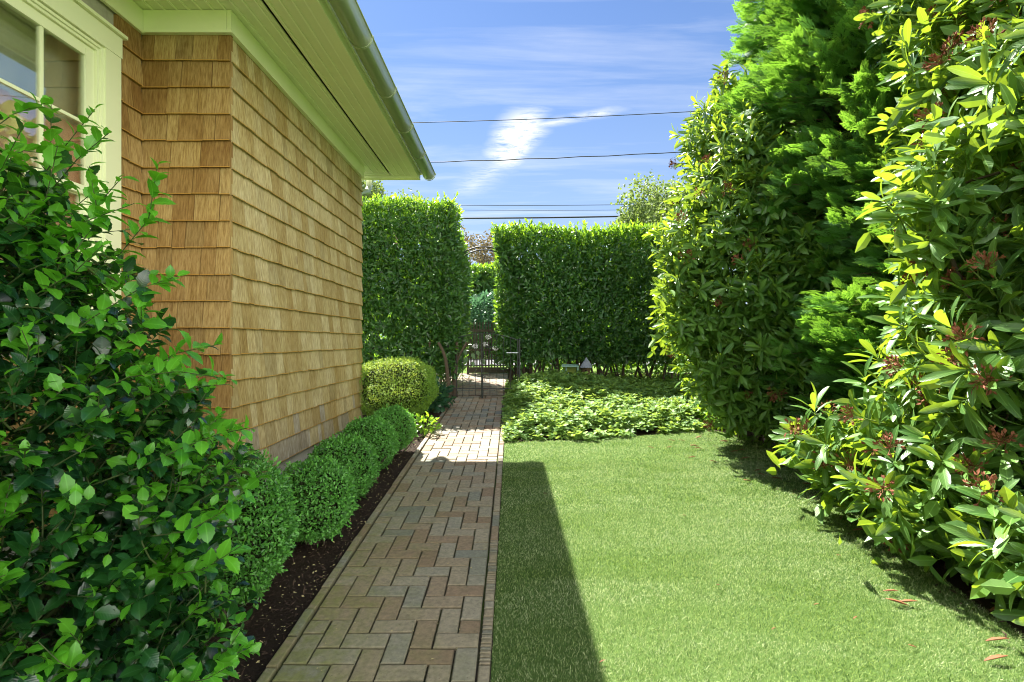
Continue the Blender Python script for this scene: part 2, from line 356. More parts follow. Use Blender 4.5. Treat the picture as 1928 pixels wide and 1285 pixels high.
def lawn_y(x): return np.interp(x, [p[0] for p in FR], [p[1] for p in FR])
struct(sheet('border_soil', lambda y: (-.10, 9.0), list(np.arange(-3, 12.6, .2)), -.016, M['mulch'], 20, .01))
def lx0(y):
    if y <= 5.77: return -.085
    return float(np.interp(y, [p[1] for p in FR], [p[0] for p in FR]))
struct(sheet('lawn', lambda y: (lx0(y), max(lawn_x(y), lx0(y)+.02)), list(np.arange(-3, 6.46, .1)), -.004, M['turf'], 12))
struct(sheet('path_bed', lambda y: (PX0-.055 if y < 9.2 else PX0-.055-(y-9.2)*.35, PX1+.06), list(np.arange(-3, 12.3, .25)), -.008, M['joint'], 4))

# bricks of the path, herringbone
g = Geo(); mod = .1012; jt = .0032; zt = .008
def brick(x0, x1, y0, y1, top=zt, r=None, tilt=.0018, ridged=False):
    c = .004; dx, dy = rnd(-tilt, tilt, 2)
    j = rnd(-.0018, .0012, 4); x0 += jt+j[0]; x1 -= jt+j[1]; y0 += jt+j[2]; y1 -= jt+j[3]
    rr = rng.random() if r is None else r; h0 = top+rnd(-.0015, .0015)
    def z(x, y): return gz(y)+h0+dx*(x-x0)/.1+dy*(y-y0)/.1
    o = [(x0, y0), (x1, y0), (x1, y1), (x0, y1)]; q = [(x0+c, y0+c), (x1-c, y0+c), (x1-c, y1-c), (x0+c, y1-c)]
    w = [(x0+.009, y0+.009), (x1-.009, y0+.009), (x1-.009, y1-.009), (x0+.009, y1-.009)]
    if x1-x0 < .035 or y1-y0 < .035: w = q
    V = [(x, y, gz(y)-.03) for x, y in o]+[(x, y, z(x, y)-c) for x, y in o]+[(x, y, z(x, y)) for x, y in q]
    lc = [(0, 1, rr)]*8+[(0, .4, rr)]*4
    F = [(a, (a+1) % 4, (a+1) % 4+4, a+4) for a in range(4)]+[(a+4, (a+1) % 4+4, (a+1) % 4+8, a+8) for a in range(4)]
    if w is q: F.append((8, 9, 10, 11))
    else:
        V += [(x, y, z(x, y)+.0006) for x, y in w]; lc += [(0, 0, rr)]*4
        F += [(a+8, (a+1) % 4+8, (a+1) % 4+12, a+12) for a in range(4)]+[(12, 13, 14, 15)]
    g.add(V, F, np.array(lc))
NC = 8; j0 = int(-1.5/mod); j1 = int(8.9/mod)
def cellr(i, j): return (PX0+i*mod, PX0+(i+1)*mod, j*mod, (j+1)*mod)
for i in range(-1, NC):
    for j in range(j0, j1):
        k = (-i-j) % 4 if False else (i-j) % 4
        if k == 0:
            a, b = max(i, 0), min(i+2, NC)
            if i == -1: a = 0; b = 1
            if b > a and b <= NC: brick(PX0+a*mod, PX0+b*mod, j*mod, (j+1)*mod)
        elif k == 3 and i >= 0:
            brick(PX0+i*mod, PX0+(i+1)*mod, j*mod, (j+2)*mod)
# beyond the gate the path widens, running bond
for j in range(j1+1, int(12.1/mod)):
    y = j*mod; xl = PX0-max(0, y-9.2)*.35; x = xl-(j % 2)*.1
    while x < PX1: brick(max(x, xl-.02), min(x+.2024, PX1+.05), y, y+mod); x += .2024
y = -1.5
while y < 8.9:      # edging bricks both sides
    L = .2+rnd(-.004, .004); brick(PX0-.055, PX0-.004, y, y+L, .018, rng.random()**1.3, .003); y += L
y = -1.5
while y < 8.9:
    L = rng.choice([.065, .1, .1, .2])+rnd(-.003, .003)
    if 2.0 < y < 2.9 or 3.0 < y < 3.2 or L < .08:      # a few on edge, thin ridges
        for q in range(3): brick(PX1+.004, PX1+.058, y+q*L/3, y+(q+1)*L/3, .010, rng.random()*.7+.3)
    else: brick(PX1+.004, PX1+.058, y, y+L, .012)
    y += L
struct(g.build('brick_path', M['brick']))

# blades of the artificial turf
g = Geo()
def blades(n, y0, y1, w):
    x = rnd(-.085, 3.0, n); y = rnd(y0, y1, n)
    ex = np.interp(y, [p[0] for p in LE], [p[1] for p in LE]); ok = (x < ex+.02) & (y < lawn_y(x)+.02); x, y = x[ok], y[ok]; n = len(x)
    h = rnd(.010, .019, n); a = rnd(0, 2*PI, n); ln = np.stack([rng.normal(0, .65, n)+.1, rng.normal(0, .65, n)-.25, np.ones(n)], 1)
    P = np.stack([x, y, gz(y)-.004], 1); D = unit(ln); sd_ = np.stack([np.cos(a), np.sin(a), np.zeros(n)], 1)
    V = np.stack([P-sd_*w/2, P+sd_*w/2, P+D*h[:, None]*.6+sd_*w*.45, P+D*h[:, None]*.6-sd_*w*.45, P+D*h[:, None]+np.stack([rng.normal(0, .004, n), rng.normal(0, .004, n), np.zeros(n)], 1)], 1)
    off = (np.arange(n)*5)[:, None, None]
    lc = np.zeros((n, 5, 3)); lc[:, :, 2] = (rng.random(n)**1.2)[:, None]
    g.add(V.reshape(-1, 3), [(np.array([[0, 1, 2, 3]])[None]+off).reshape(-1, 4), (np.array([[3, 2, 4]])[None]+off).reshape(-1, 3)], lc.reshape(-1, 3))
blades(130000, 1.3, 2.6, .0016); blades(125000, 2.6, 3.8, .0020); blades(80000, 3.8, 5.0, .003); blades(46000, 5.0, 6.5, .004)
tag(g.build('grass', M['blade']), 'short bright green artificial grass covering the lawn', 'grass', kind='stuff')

# loose litter on the beds
g = Geo()
def chips(n, x0, x1, y0, y1):
    P = np.stack([rnd(x0, x1, n), rnd(y0, y1, n), np.zeros(n)], 1); P[:, 2] = gz(P[:, 1])+rnd(-.004, .016, n)
    D = rdir(n)*np.array([1, 1, .35]); leaves(g, T_BOX, P, D, rdir(n)*.5+[0, 0, 1], rnd(.015, .05, n), rnd(.002, .006, n))
chips(9000, -2.3, PX0-.055, 1.0, 8.0); chips(6000, 2.2, 5.0, 1.8, 9)
tag(g.build('mulch_chips', simple('wood_chip', (.06, .04, .027), .9, .2, var=.6, ns=40)), 'dark shredded bark mulch under the clipped shrubs', 'mulch', kind='stuff')
g = Geo(); n = 600
x = PX0-.06-np.abs(rng.normal(0, .22, n)); y = rnd(1.6, 6, n); P = np.stack([x, y, gz(y)+.012+rnd(0, .01, n)], 1)
leaves(g, T_BOX, P, rdir(n)*[1, 1, .3], rdir(n)*.6+[0, 0, 1], rnd(.006, .019, n), rnd(.002, .005, n))
n = 70; x = rnd(PX0, PX1, n); y = rnd(1.8, 6, n); P = np.stack([x, y, gz(y)+.013], 1)
leaves(g, T_BOX, P, rdir(n)*[1, 1, .1], rdir(n)*.3+[0, 0, 1], rnd(.007, .016, n), rnd(.002, .004, n))
tag(g.build('leaf_litter', simple('pale_leaf_litter', (.42, .36, .17), .8, .2, var=.5, ns=50)), 'tiny pale fallen leaves strewn on mulch and bricks', 'leaf litter', kind='stuff')
# ------------------------------------------------------------------ the house
XW, YC, YE, XR = -1.95, 3.53, 6.62, -2.55       # side wall, its near corner, its far corner, recessed wall
ZB, ZT, ZS = CAMZ-1.012, CAMZ+2.108, CAMZ+2.27   # bottom and top of shingles, soffit height
YN = -3.0
house = thing('shingled_house', 'cedar shingled house with cream trim, wide soffit and half round gutter', 'house', (XW, YC, 0.2))
NCR = 17; EXP = (ZT-ZB)/NCR
def shingles(name, p0, p1, nrm, skip=None, parent=house, rows=NCR, jit=1.0):
    """courses of shingles on the wall from p0 to p1 (plan), outward normal nrm"""
    g = Geo(); old = []; p0 = np.array(p0, float); p1 = np.array(p1, float); L = np.linalg.norm(p1-p0); u = (p1-p0)/L; nrm = np.array(nrm, float)
    for r in range(rows):
        z0 = ZB+r*EXP; z1 = z0+EXP+.012; s = 0.0
        while s < L-1e-4:
            w = float(rng.choice([.08, .10, .12, .15, .18, .21]))+rnd(-.01, .01); e = min(L, s+w)
            if L-e < .04: e = L
            segs = [(s, e)]
            if skip:
                s0, s1, q0, q1 = skip
                if z1 > q0+.001 and z0+EXP < q1+EXP and z0 < q1 - .0:
                    segs = [(a, b) for a, b in ((s, min(e, s0)), (max(s, s1), e)) if b-a > .003]
            for a, b in segs:
                gap = .0013 if rng.random() < .75 else .003
                th = .023+rnd(-.0008, .0008); zb = z0+rnd(-.004, .004)*jit; top_in = .002
                zt_ = min(z1, ZT)
                A = p0+u*(a+gap); B = p0+u*(b-gap)
                if a <= 0: A = p0+u*a
                if b >= L: B = p0+u*b
                def q(pt, o, z): v = pt+nrm*o; return (v[0], v[1], z)
                V = [q(A, th, zb), q(B, th, zb), q(B, -.02, zb), q(A, -.02, zb), q(A, top_in, zt_), q(B, top_in, zt_), q(B, -.02, zt_), q(A, -.02, zt_)]
                k = rng.random(); isold = (r == 0 and name == 'side_wall' and rng.random() < .85) or (name == 'side_wall' and r == 1 and rng.random() < .15)
                if isold: G = Geo(); old.append(G)
                else: G = g
                G.hexa(V, k)
                V2 = [q(A, th+.0004, zb-.0004), q(B, th+.0004, zb-.0004), q(B, -.0, zb-.0004), q(A, -.0, zb-.0004)]
                G.add([q(A, th+.0006, zb), q(B, th+.0006, zb), q(B, th+.0003, zb+.006), q(A, th+.0003, zb+.006)], [(0, 1, 2, 3)], (0, 0, k*.5))
            s = e
    o = g.build(name, M['shingle' if name == 'side_wall' else 'shingle_shaded'], parent)
    for G in old: tag(G.build('weathered_shingle', M['shingle_old'], o), 'grey weathered shingle low on the wall')
    return o
shingles('side_wall', (XW, YC), (XW, YE), (1, 0))
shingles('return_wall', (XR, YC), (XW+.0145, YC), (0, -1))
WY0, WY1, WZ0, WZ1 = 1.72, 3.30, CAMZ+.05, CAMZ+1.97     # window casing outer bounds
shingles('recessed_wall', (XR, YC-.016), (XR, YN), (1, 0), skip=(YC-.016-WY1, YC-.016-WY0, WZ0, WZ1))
g = Geo(); tk = .14
g.box(XW-.02-tk, XW-.02, YC+.02, YE, -.2, ZS+.1); g.box(XR-tk, XW-.02-tk-.003, YC+.02, YC+.02+tk, -.2, ZS+.1)
x0, x1 = XR-.02-tk, XR-.02
g.box(x0, x1, YN, WY0+.05, -.2, ZS+.1); g.box(x0, x1, WY1-.05, YC+.017, -.2, ZS+.1); g.box(x0, x1, WY0+.053, WY1-.053, -.2, WZ0+.02); g.box(x0, x1, WY0+.053, WY1-.053, WZ1-.05, ZS+.1)
g.box(-9, XW-.02-tk-.003, YE-tk, YE, -.2, ZS+.1); g.box(-9, -8.86, YN, YE-tk-.003, -.2, ZS+.1); g.box(-8.857, x0-.003, YN, YN+tk, -.2, ZS+.1)
g.build('wall_core', simple('foundation', (.42, .40, .34), .9, .2, var=.2, ns=30, bump=.5), house)
# frieze, soffit, fascia
g = Geo(); ft = .028
g.box(XW+.001, XW+ft, YC-ft, YE+ft, ZT, ZS-.004); g.box(XR+ft, XW-.002, YC-ft, YC-.001, ZT, ZS-.004); g.box(XR+.001, XR+ft-.003, YN, YC-.004, ZT, ZS-.004)
g.box(XW+ft+.002, XW+ft+.014, YC-ft-.012, YE, ZT-.004, ZT+.012); g.box(XR+ft+.016, XW+ft, YC-ft-.014, YC-ft-.002, ZT-.004, ZT+.012)
g.box(-9, XW-.003, YE+.001, YE+ft, ZT, ZS-.004)
g.build('frieze', M['trim'], house)
XF, YF = -1.30, 7.12
g = Geo(); bw = .083; n = 0; x = XF-.075
XSLOT = -1.665; YSLOT = 6.92
bead = Geo()
while x > -2.62:
    a = x-bw
    yend = YF-.10
    if x < XSLOT: yend = YSLOT-.008
    if x < XW-.1: yend = min(yend, YC+.1)
    if not (a < XSLOT < x):
        g.box(a+.001, x-.012, YN, yend, ZS, ZS+.012, .5); bead.box(x-.011, x+.0, YN, yend, ZS-.006, ZS+.011, .5)
    else:
        g.box(XSLOT+.012, x-.012, YN, yend, ZS, ZS+.012, .5); g.box(a+.001, XSLOT-.012, YN, YSLOT-.008, ZS, ZS+.012, .5)
        bead.box(x-.011, x+.0, YN, yend, ZS-.006, ZS+.011, .5)
    x = a
g.box(-9, XSLOT-.01, YSLOT+.008, YF-.10, ZS, ZS+.012, .5)
g.box(-9, XW-.1, YE+.03, YSLOT-.01, ZS+.001, ZS+.013, .5)
sof = g.build('soffit', M['beadboard'], house); bead.build('bead', M['bead'], sof)
g = Geo(); g.box(XSLOT-.03, XSLOT+.03, YN, YSLOT+.03, ZS+.015, ZS+.03); g.box(-9, XSLOT-.031, YSLOT-.03, YSLOT+.03, ZS+.015, ZS+.03); g.build('vent_slot', M['slot'], sof)
g = Geo()
g.box(XF-.073, XF-.001, YN, YF-.098, ZS-.006, ZS+.014); g.box(-9, XF-.001, YF-.096, YF-.001, ZS-.006, ZS+.014)      # soffit edge boards
g.box(XF, XF+.022, YN, YF+.022, ZS-.028, ZS+.17); g.box(-9, XF-.001, YF, YF+.022, ZS-.028, ZS+.17)
g.box(XF+.023, XF+.04, YN, YF+.04, ZS+.05, ZS+.18)
g.build('fascia', M['trim'], house)
# half-round gutter with lip, end cap and straps
GX, GZ_, GR = XF+.135, ZS+.075, .088
def half(g, y0, y1, r, th, x=GX, z=GZ_, a0=180, a1=360, n=14, rim=True):
    A = [R(a0+(a1-a0)*i/n) for i in range(n+1)]
    V = []
    for y in (y0, y1):
        for rr in (r, r-th):
            V += [(x+rr*math.cos(a), y, z+rr*math.sin(a)) for a in A]
    m_ = n+1; F = []
    for i in range(n):
        F += [(i, i+1, 2*m_+i+1, 2*m_+i), (m_+i+1, m_+i, 3*m_+i, 3*m_+i+1), (i+1, i, m_+i, m_+i+1), (2*m_+i, 2*m_+i+1, 3*m_+i+1, 3*m_+i)]
    g.add(V, F, (0, 0, .5))
g = Geo(); half(g, YN, YF+.05, GR, .003)
g.tube([(GX+GR, YN, GZ_), (GX+GR, YF+.05, GZ_)], .0075, 8)
A = [R(180+180*i/14) for i in range(15)]
g.add([(GX+GR*math.cos(a), YF+.0505, GZ_+GR*math.sin(a)) for a in A], [tuple(range(15))], (0, 0, .5))
gut = g.build('gutter', M['gutter'], house, smooth=False)
for p in gut.data.polygons: p.use_smooth = len(p.vertices) == 4
for i, yg in enumerate([7.19, 6.35, 5.55, 4.75, 3.95, 3.15, 2.35, 1.55, .75]):
    g = Geo(); half(g, yg-.011, yg+.011, GR+.004, .004); g.box(GX-GR-.05, GX-GR-.002, yg-.011, yg+.011, GZ_-.01, GZ_+.012)
    g.tube([(GX+GR+.001, yg-.013, GZ_), (GX+GR+.001, yg+.013, GZ_)], .011, 8)
    o = g.build('gutter_strap', M['gutter'], gut)
# hipped roof
g = Geo(); zr = ZS+.17; ov = .07; rx, ry = XF+.03, YF+.03; H = 2.1; RX, RY = rx-3.9, ry-3.9
g.add([(rx, YN, zr), (rx, ry, zr), (RX, RY, zr+H), (RX, YN, zr+H), (-9.1, ry, zr), (-9.1, RY, zr+H), (-9.1, YN, zr+.3)], [(0, 1, 2, 3), (1, 4, 5, 2), (3, 2, 5), (3, 5, 6)])
rf = g.build('roof', M['roofshingle'], house)
md = rf.modifiers.new('thick', 'SOLIDIFY'); md.thickness = .04; md.offset = -1
# downspout elbow at the far corner
g = Geo(); g.tube([(XW-.06, YF+.09, ZS+.05), (XW-.06, YF+.09, ZS-.1), (XW-.06, YF-.02, ZS-.2), (XW-.06, YE+.12, ZS-.32), (XW-.06, YE+.07, ZS-.42), (XW-.06, YE+.07, .5)], .042, 12)
g.build('downspout', simple('pale_metal', (.5, .54, .42), .35, .5), house, smooth=True)
# the window
gx = XR
wn = Geo()
cw = .125
def yb(g, y0, y1, z0, z1, x0, x1): g.box(x0, x1, y0, y1, z0, z1, .5)
yb(wn, WY1-cw, WY1, WZ0+.09, WZ1-.151, gx-.01, gx+.032); yb(wn, WY0, WY0+cw, WZ0+.09, WZ1-.151, gx-.01, gx+.032)
yb(wn, WY0-.005, WY1+.005, WZ1-.15, WZ1-.022, gx-.01, gx+.036); yb(wn, WY0-.025, WY1+.022, WZ1-.02, WZ1, gx-.01, gx+.06)
wn.build('window_casing', M['trim'], house) if False else None
win = wn.build('window', M['trim'], house)
g = Geo(); iy0, iy1, iz0, iz1 = WY0+cw, WY1-cw, WZ0+.09, WZ1-.152
for k, (d, w) in enumerate([(.0, .018), (-.012, .018), (-.03, .022)]):     # stepped jambs
    a = sum([.018, .018, .022][:k])
    for (y0, y1, z0, z1) in ((iy1-a-w, iy1-a-.001, iz0, iz1-a), (iy0+a+.001, iy0+a+w, iz0, iz1-a), (iy0+a+w+.001, iy1-a-w-.001, iz1-a-w, iz1-a-.001)):
        yb(g, y0, y1, z0, z1, gx-.09, gx+.018+d)
g.build('frame', M['trim'], win)
a = .06; sy0, sy1 = iy0+a, iy1-a; sz0, sz1 = iz0+.01, iz1-a; zm = CAMZ+.90
def sash(z0, z1, x0, x1, mz):
    g = Geo(); st_ = .042
    yb(g, sy0, sy0+st_, z0, z1, x0, x1); yb(g, sy1-st_, sy1, z0, z1, x0, x1)
    yb(g, sy0+st_+.001, sy1-st_-.001, z1-st_, z1, x0+.001, x1-.001); yb(g, sy0+st_+.001, sy1-st_-.001, z0, z0+.05, x0+.001, x1-.001)
    n = 4; wv = (sy1-sy0-2*st_)/n
    for i in range(1, n): yb(g, sy0+st_+i*wv-.009, sy0+st_+i*wv+.009, z0+.052, z1-st_-.002, x0+.004, x1-.004)
    for z in mz: yb(g, sy0+st_+.002, sy1-st_-.002, z-.009, z+.009, x0+.006, x1-.006)
    g.build('sash', M['trim'], win)
    q = Geo(); xm = (x0+x1)/2; q.box(xm-.002, xm+.002, sy0+st_*.6, sy1-st_*.6, z0+.03, z1-.03); q.build('pane', M['glass'], win)
sash(zm-.02, sz1, gx-.035, gx-.008, [CAMZ+1.31]); sash(sz0, zm+.015, gx-.065, gx-.038, [(sz0+zm)/2])
g = Geo(); yb(g, WY0-.03, WY1+.03, WZ0+.045, WZ0+.085, gx-.02, gx+.075); yb(g, WY0, WY1, WZ0-.02, WZ0+.042, gx-.012, gx+.03)
g.build('sill', M['trim'], win)
g = Geo(); xs = np.linspace(WY0+.2, WY1-.1, 60)      # gathered salmon sheet, added to paint the pink reflection in the panes
zc0, zc1 = WZ0-.1, CAMZ+1.30
V = []
for yv in xs:
    xx = gx-.085+.010*math.sin(yv*55)+.008*math.sin(yv*130)
    V += [(xx, yv, zc0), (xx, yv, zc1+.0)]
g.add(V, [(2*i, 2*i+2, 2*i+3, 2*i+1) for i in range(59)]); g.build('pink_reflection', M['pink_reflection'], win, smooth=True)
g = Geo(); g.box(gx-.16, gx-.155, WY0, WY1, CAMZ+1.15, WZ1); g.build('soffit_reflection', simple('pane_reflection', (.62, .64, .52), .8, .2), win)  # pale sheet added to paint the grey-green reflection in the upper panes
g = Geo(); g.box(-5.5, -5.4, -1, 5, 0.3, ZS); g.box(-5.39, gx-.17, 3.52-.1, 3.52, .3, ZS); g.build('room_wall', M['room'], house)

# ------------------------------------------------------------------ shrubs made of leaves
def blob_pts(blobs, dens, depth=.12, inner=.82, up=.0, lump=.08, clip=None, ex=2.0):
    """points near the surface of a union of ellipsoids, with outward normals"""
    P, N = [], []
    bl = [(np.array(c, float), np.array(r, float)*np.ones(3)) for c, r in blobs]
    for i, (c, r) in enumerate(bl):
        area = 4*PI*(((r[0]*r[1])**1.6+(r[0]*r[2])**1.6+(r[1]*r[2])**1.6)/3)**(1/1.6)
        n = int(area*dens); d = rdir(n)
        if ex != 2.0: d = d/(np.abs(d)**ex).sum(1, keepdims=True)**(1/ex)
        k = 1+lump*(np.sin(d[:, 0]*7+i)*np.sin(d[:, 1]*6+2*i)+np.sin(d[:, 2]*8+i*3)*np.sin(d[:, 0]*5))
        s = (1-depth*rng.random(n)**1.5)*k
        p = c+d*r*s[:, None]; nn = unit(d/r); ok = np.ones(n, bool)
        for j, (c2, r2) in enumerate(bl):
            if j != i: ok &= (((p-c2)/(r2*inner))**2).sum(1) > 1
        ok &= p[:, 2] > gz(p[:, 1])+.05
        P.append(p[ok]); N.append(nn[ok])
    P = np.concatenate(P); N = np.concatenate(N)
    if clip is not None: ok = clip(P, N); P, N = P[ok], N[ok]
    return P, N
def jitter(N, s): return unit(N+rng.normal(0, s, N.shape))
def curve(a, b, sag=.1, n=6):
    a = np.array(a, float); b = np.array(b, float); s = np.linspace(0, 1, n)[:, None]
    w = rng.normal(0, 1, 3)*sag*np.linalg.norm(b-a); w2 = rng.normal(0, 1, 3)*sag*.4*np.linalg.norm(b-a)
    return a+(b-a)*s+w*np.sin(s*PI)+w2*np.sin(s*2*PI)
# ---- rhododendrons
def rhodo(name, label, blobs, dens, leafL, base, nlimb=14, flowers=0, clip=None, up=.35, fr=.025, mat_='rhodo', twl=.28):
    root = thing(name, label, 'shrub', (base[0], base[1], gz(base[1])))
    P, N = blob_pts(blobs, dens, .22, .8, clip=clip)
    A = jitter(N+np.array([0, 0, up]), .3); n = len(P)
    P = P+A*(rng.random(n)**4*.13*leafL/.17)[:, None]
    g = Geo(); tw = Geo()
    nl = 10
    for k in range(nl):
        ph = 2*PI*(k/nl*1.618*2)+rnd(0, 2*PI)*0+rng.normal(0, .25, n)
        U = unit(np.cross(A, rdir(n)*.001+np.array([.13, .37, .92]))); V_ = np.cross(A, U)
        rad = U*np.cos(ph)[:, None]+V_*np.sin(ph)[:, None]
        th = R(26)+R(56)*(k/nl)+rng.normal(0, .18, n)
        D = A*np.cos(th)[:, None]+rad*np.sin(th)[:, None]; D[:, 2] -= .0+.14*(k/nl)
        Nn = A*np.sin(th)[:, None]-rad*np.cos(th)[:, None]*.9
        pos = P-A*(.045*(k/nl)*leafL/.15)[..., None] if False else P-A*(leafL*.35*k/nl)
        L = leafL*rnd(.72, 1.15, n)*(1-.12*abs(k/nl-.5)); keep = rng.random(n) < .93
        leaves(g, T_RHODO, pos[keep], D[keep], Nn[keep], L[keep], (L*rnd(.10, .135, n))[keep], np.clip(rng.random(n)*.8+.35*(1-k/nl), 0, 1)[keep])
    g.build('foliage', M[mat_], root, smooth=True)
    for i in range(n):
        tw.tube(curve(P[i]-A[i]*twl-np.array([0, 0, .05]), P[i], .05, 4), [.0065, .005, .004, .003], 4, False)
    tw.build('twigs', M['greentwig'], root, smooth=True)
    ic = Geo(); q = rng.integers(0, n, n*12); Pq = P[q]-A[q]*rnd(.22, .5, len(q))[:, None]+rng.normal(0, .07, (len(q), 3)); leaves(ic, T_LAUREL, Pq, rdir(len(q)), rdir(len(q)), leafL*rnd(.6, 1, len(q)), leafL*.17); ic.build('inner_leaves', M[mat_], root)
    lm = Geo(); b = np.array([base[0], base[1], gz(base[1])-.05]); idx = rng.choice(n, min(n, nlimb*5), False)
    for q in range(nlimb):
        m0 = P[idx[q]]-A[idx[q]]*.35; b0 = b+np.append(rng.normal(0, .13, 2), 0); mid = curve(b0, m0, .035, 9); lm.tube(mid, np.linspace(.028, .010, 9)*rnd(.7, 1.2), 7)
        for w in range(4):
            e = P[idx[q]]+rng.normal(0, .35, 3); near = np.argmin(((P-e)**2).sum(1)); lm.tube(curve(mid[rng.integers(5, 8)], P[near]-A[near]*twl, .05, 6), np.linspace(.010, .005, 6), 5)
    lm.build('trunk', M['bark'], root, smooth=True)
    # tired brown flower trusses
    if flowers:
        vs = np.where((N[:, 1] < .35) & (N[:, 0] < .45))[0]; fi = rng.choice(vs, min(len(vs), flowers), False); fm = Geo()
        for i in fi:
            c0 = P[i]+A[i]*.06
            for k in range(26):
                d = unit(A[i]*.7+rng.normal(0, .6, 3)); e = c0+d*rnd(.04, .075)
                fm.tube([c0, (c0+e)/2+rng.normal(0, .004, 3), e], [.0012, .0012, .0018], 3, False)
                leaves(fm, T_BOX, np.repeat(e[None], 2, 0), rdir(2)*.6+d, rdir(2), rnd(.02, .035, 2), rnd(.005, .009, 2))
        tag(fm.build('dried_flowers', M['dead'], root), 'spent rust-brown flower clusters')
    return root
vis = lambda P, N: (P[:, 1] > .6) & (N[:, 0] < .75) & (N[:, 1] < .7)
rhodo('rhododendron', 'large rhododendron with long pale green leaves at the near right edge of the lawn',
      [((3.45, 3.0, 2.6), (1.0, 1.05, 1.0)), ((3.3, 2.85, 1.45), (1.02, 1.1, .8)), ((3.27, 3.0, .75), (1.0, 1.0, .6)), ((2.6, 2.75, 1.38), .34), ((2.42, 3.2, 1.05), .28), ((2.5, 2.9, 2.25), .32), ((2.6, 2.5, 2.75), .3), ((2.75, 2.2, 1.6), .3), ((2.95, 1.95, 1.15), .32),
       ((2.5, 2.35, .62), (.34, .3, .3)), ((2.75, 2.55, .3), (.42, .5, .26)), ((2.75, 3.3, .35), (.45, .5, .26)), ((2.75, 3.9, .45), (.3, .35, .3)), ((2.32, 3.6, .72), .27), ((2.32, 2.95, .62), .27), ((3.5, 3.1, 3.7), (.9, .95, .8)), ((2.8, 3.2, 3.15), .34), ((2.9, 2.6, 3.5), .32), ((2.85, 2.05, 2.2), .3)],
            30, .185, (3.2, 3.0), 22, 120, vis, up=.5)
vis2 = lambda P, N: (N[:, 1] < .6)
def nearer(k, bl):
    return [((c[0]*k, c[1]*k, CAMZ+(c[2]-CAMZ)*k), tuple(q*k for q in r) if isinstance(r, tuple) else r*k) for c, r in bl]
rhodo('rhododendron', 'tall rhododendron between the laurel hedge and the feathery conifer',
      nearer(.875, [((3.05, 6.6, 2.0), (1.02, 1.0, 1.05)), ((2.95, 6.6, 3.0), (.9, .85, .75)), ((2.5, 5.95, 2.75), .36), ((2.75, 5.75, 2.05), .36), ((2.4, 6.1, 3.25), .3), ((2.95, 5.85, 3.1), .34), ((3.25, 5.65, 2.45), .34), ((2.1, 6.1, 2.2), .3), ((2.8, 6.1, 3.75), .34), ((2.95, 6.8, 3.95), (.62, .7, .75)), ((2.75, 6.3, .78), .36), ((3.3, 6.1, .72), .42), ((2.5, 6.55, 1.1), .34), ((3.1, 6.7, .7), .4), ((2.25, 6.25, 2.65), .45), ((2.2, 6.3, 1.8), .42), ((2.65, 6.8, 4.15), .38), ((3.25, 5.9, 1.35), (.65, .5, .6)),
       ((2.75, 6.2, 1.2), (.5, .5, .42)), ((2.95, 6.8, 4.75), .28)]),
      36, .155, (2.75, 6.0), 18, 20, vis2, up=.45)
# ---- conifers with fans of scaly sprays
def conifer(label, cx, cy, prof, dens, nfr, L=.17):
    root = thing('arborvitae', label, 'tree', (cx, cy, gz(cy))); zs = [p[0] for p in prof]; rs = [p[1] for p in prof]
    g = Geo(); tw = Geo(); nb = nfr
    # boughs: each bough is a drooping plume that carries sprays
    z = rnd(zs[0], zs[-1], nb); th = rnd(PI*.62, PI*1.9, nb)     # the side one can see
    rad = np.interp(z, zs, rs)*(1+.10*np.sin(th*5+z*2)+.10*np.sin(th*3-z*5)); bl = rnd(.5, .8, nb)
    for i in range(nb):
        o = np.array([math.cos(th[i]), math.sin(th[i]), 0]); tipp = np.array([cx, cy, z[i]])+o*rad[i]*rnd(.74, 1.08); st0 = tipp-o*bl[i]-np.array([0, 0, bl[i]*.25])
        s = np.linspace(0, 1, 6)[:, None]; mid = st0+(tipp-st0)*s+np.array([0, 0, .10])*np.sin(s*PI)
        tw.tube(mid, np.linspace(.008, .002, 6), 4, False)
        m_ = dens; q = rng.random(m_)**.7; pos = st0+(tipp-st0)*q[:, None]+np.array([0, 0, .10])*np.sin(q*PI)[:, None]+rng.normal(0, .045, (m_, 3))
        side = unit(np.cross(o, [0, 0, 1])); sg = rng.choice([-1, 1], m_)[:, None]
        D = o*rnd(.7, 1.2, m_)[:, None]+side*sg*rnd(.1, .7, m_)[:, None]+np.array([0, 0, 1])*rnd(-.1, .8, m_)[:, None]
        roll = rng.normal(0, .6, (m_, 3)); Nn = np.array([0, 0, 1])*.7+o*.6+roll
        ll = L*rnd(.6, 1.25, m_)*(.7+.5*q); leaves(g, T_FROND, pos, D, Nn, ll, ll*rnd(.5, .75, m_))
    g.build('crown', M['cedar'], root); tw.build('boughs', M['twig'], root, smooth=True)
    t_ = Geo(); t_.tube([(cx, cy, gz(cy)-.1), (cx+.05, cy, 2.5), (cx, cy+.03, zs[-1]*.7), (cx, cy, zs[-1]*.97)], [.13, .10, .06, .02], 10); t_.build('trunk', M['bark'], root, smooth=True)
    ic = Geo(); n = 5000; zz = rnd(zs[0], zs[-1], n); a_ = rnd(0, 2*PI, n); r_ = np.interp(zz, zs, rs)*rnd(.35, .62, n)
    P = np.stack([cx+r_*np.cos(a_), cy+r_*np.sin(a_), zz], 1); leaves(ic, T_LAUREL, P, rdir(n), rdir(n), rnd(.15, .25, n), rnd(.04, .07, n)); ic.build('inner_twigs', M['shade_in'], root)
M['shade_in'] = simple('shaded_twigs', (.03, .04, .015), .9, .1, var=.4, ns=20)  # dark fill for crown interiors, their inner shade put into the colour
